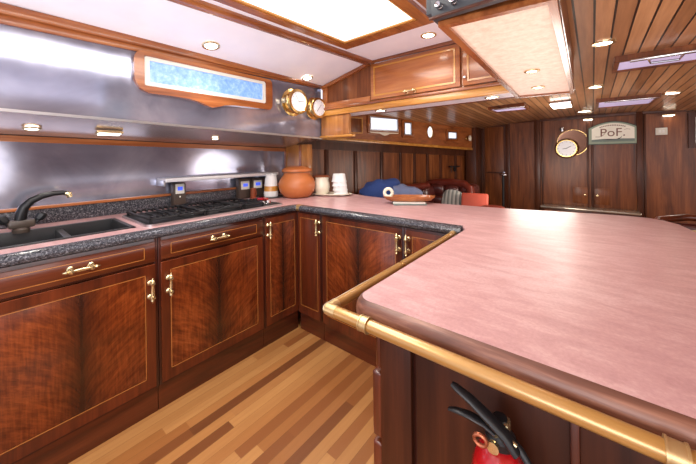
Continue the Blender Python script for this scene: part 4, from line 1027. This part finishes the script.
p = MB().box((.33, 2.55, .12), (.90, 3.1, .42), .05, seg=3).blob((.62, 2.85, .66), (.25, .10, .09), sq=.6); p.build('cushion', 'beige', ac)
MB().tube([(.26, 2.62, .62), (.28, 2.85, .70), (.36, 3.02, .775), (.5, 3.06, .80), (.72, 3.06, .80), (.88, 2.98, .77), (.96, 2.8, .68)], .024, 14).build('back_rail', 'mahog', ac)
MB().box((.34, 3.0, .3), (.90, 3.08, .76), .03).build('back_panel', 'leather_d', ac)
for x, y in ((.36, 2.6), (.87, 2.6), (.36, 3.04), (.87, 3.04)): MB().tube([(x, y, .14), (x, y, 0)], [.022, .015], 10).build('leg', 'mahog', ac)

# ------------------------------------------------------------------ light
def area(name, loc, size, sizey, power, rot=(0, 0, 0), color=(1, 1, 1)):
    l = bpy.data.lights.new(name, 'AREA'); l.shape = 'RECTANGLE'; l.size = size; l.size_y = sizey; l.energy = power; l.color = color
    o = bpy.data.objects.new(name, l); COL.objects.link(o); o.location = loc; o.rotation_euler = rot; return o
area('skylight_lamp', (-.98, .4, 1.955), .5, 2.0, 22, color=(1, .97, .92))
def point(name, loc, power, rad, color=(1, 1, 1)):
    l = bpy.data.lights.new(name, 'POINT'); l.energy = power; l.shadow_soft_size = rad; l.color = color
    o = bpy.data.objects.new(name, l); COL.objects.link(o); o.location = loc; return o
area('rear_fill', (1.4, -1.5, 1.7), 2.0, 1.2, 10, rot=(radians(70), 0, radians(40)), color=(.97, .97, 1))  # added soft fill behind the camera, no fixture there
point('galley_fill', (0, -1.1, 1.2), 40, .4, (1, .97, .96))  # unseen fill added to lift the galley, not a real lamp
point('bar_fill', (1.4, -.2, 1.15), 26, .5, (1, .95, .9))  # added out-of-frame fill for the bar top and locker underside
point('saloon_fill', (1.9, 3.4, .9), 36, .5, (1, .92, .84))  # fill put in to brighten the dark saloon, no lamp stands there
point('saloon_fill_far', (-.4, 3.4, .95), 22, .3, (1, .9, .8))  # second saloon fill, an added source without a fitting
area('galley_fill_up', (-1.1, .35, .80), .8, 1.4, 9, rot=(pi, 0, 0), color=(.96, .96, 1))  # upward fill added over the aisle to brighten the white ceiling
area('bar_fill_up', (.1, 1.2, 1.0), 1.0, 1.4, 4, rot=(pi, 0, 0), color=(1, .96, .92))  # same kind of added upward fill, for planks and locker underside
w = bpy.data.worlds.new('world'); SC.world = w; w.use_nodes = True
bg = w.node_tree.nodes['Background']; bg.inputs[0].default_value = (.80, .82, .95, 1); bg.inputs[1].default_value = 1.15

# ------------------------------------------------------------------ camera
cam = bpy.data.cameras.new('camera'); co = bpy.data.objects.new('camera', cam); COL.objects.link(co)
cam.sensor_width = 36; cam.lens = 301/696*36
cam.shift_x = 0; cam.shift_y = -(232-155.8)/696
yaw, roll = .6825, -.0125
f = Vector((-sin(yaw), cos(yaw), 0)); r = Vector((cos(yaw), sin(yaw), 0)); u = r.cross(f)
r2 = r*cos(roll)+u*sin(roll); u2 = -r*sin(roll)+u*cos(roll)
mw = Matrix((r2, u2, -f)).transposed().to_4x4(); mw.translation = (0, 0, 1.25)
co.matrix_world = mw; cam.clip_start = .02
SC.camera = co
SC.view_settings.view_transform = 'Standard'
SC.view_settings.exposure = .38
SC.cycles.use_denoising = True
SC.cycles.max_bounces = 8
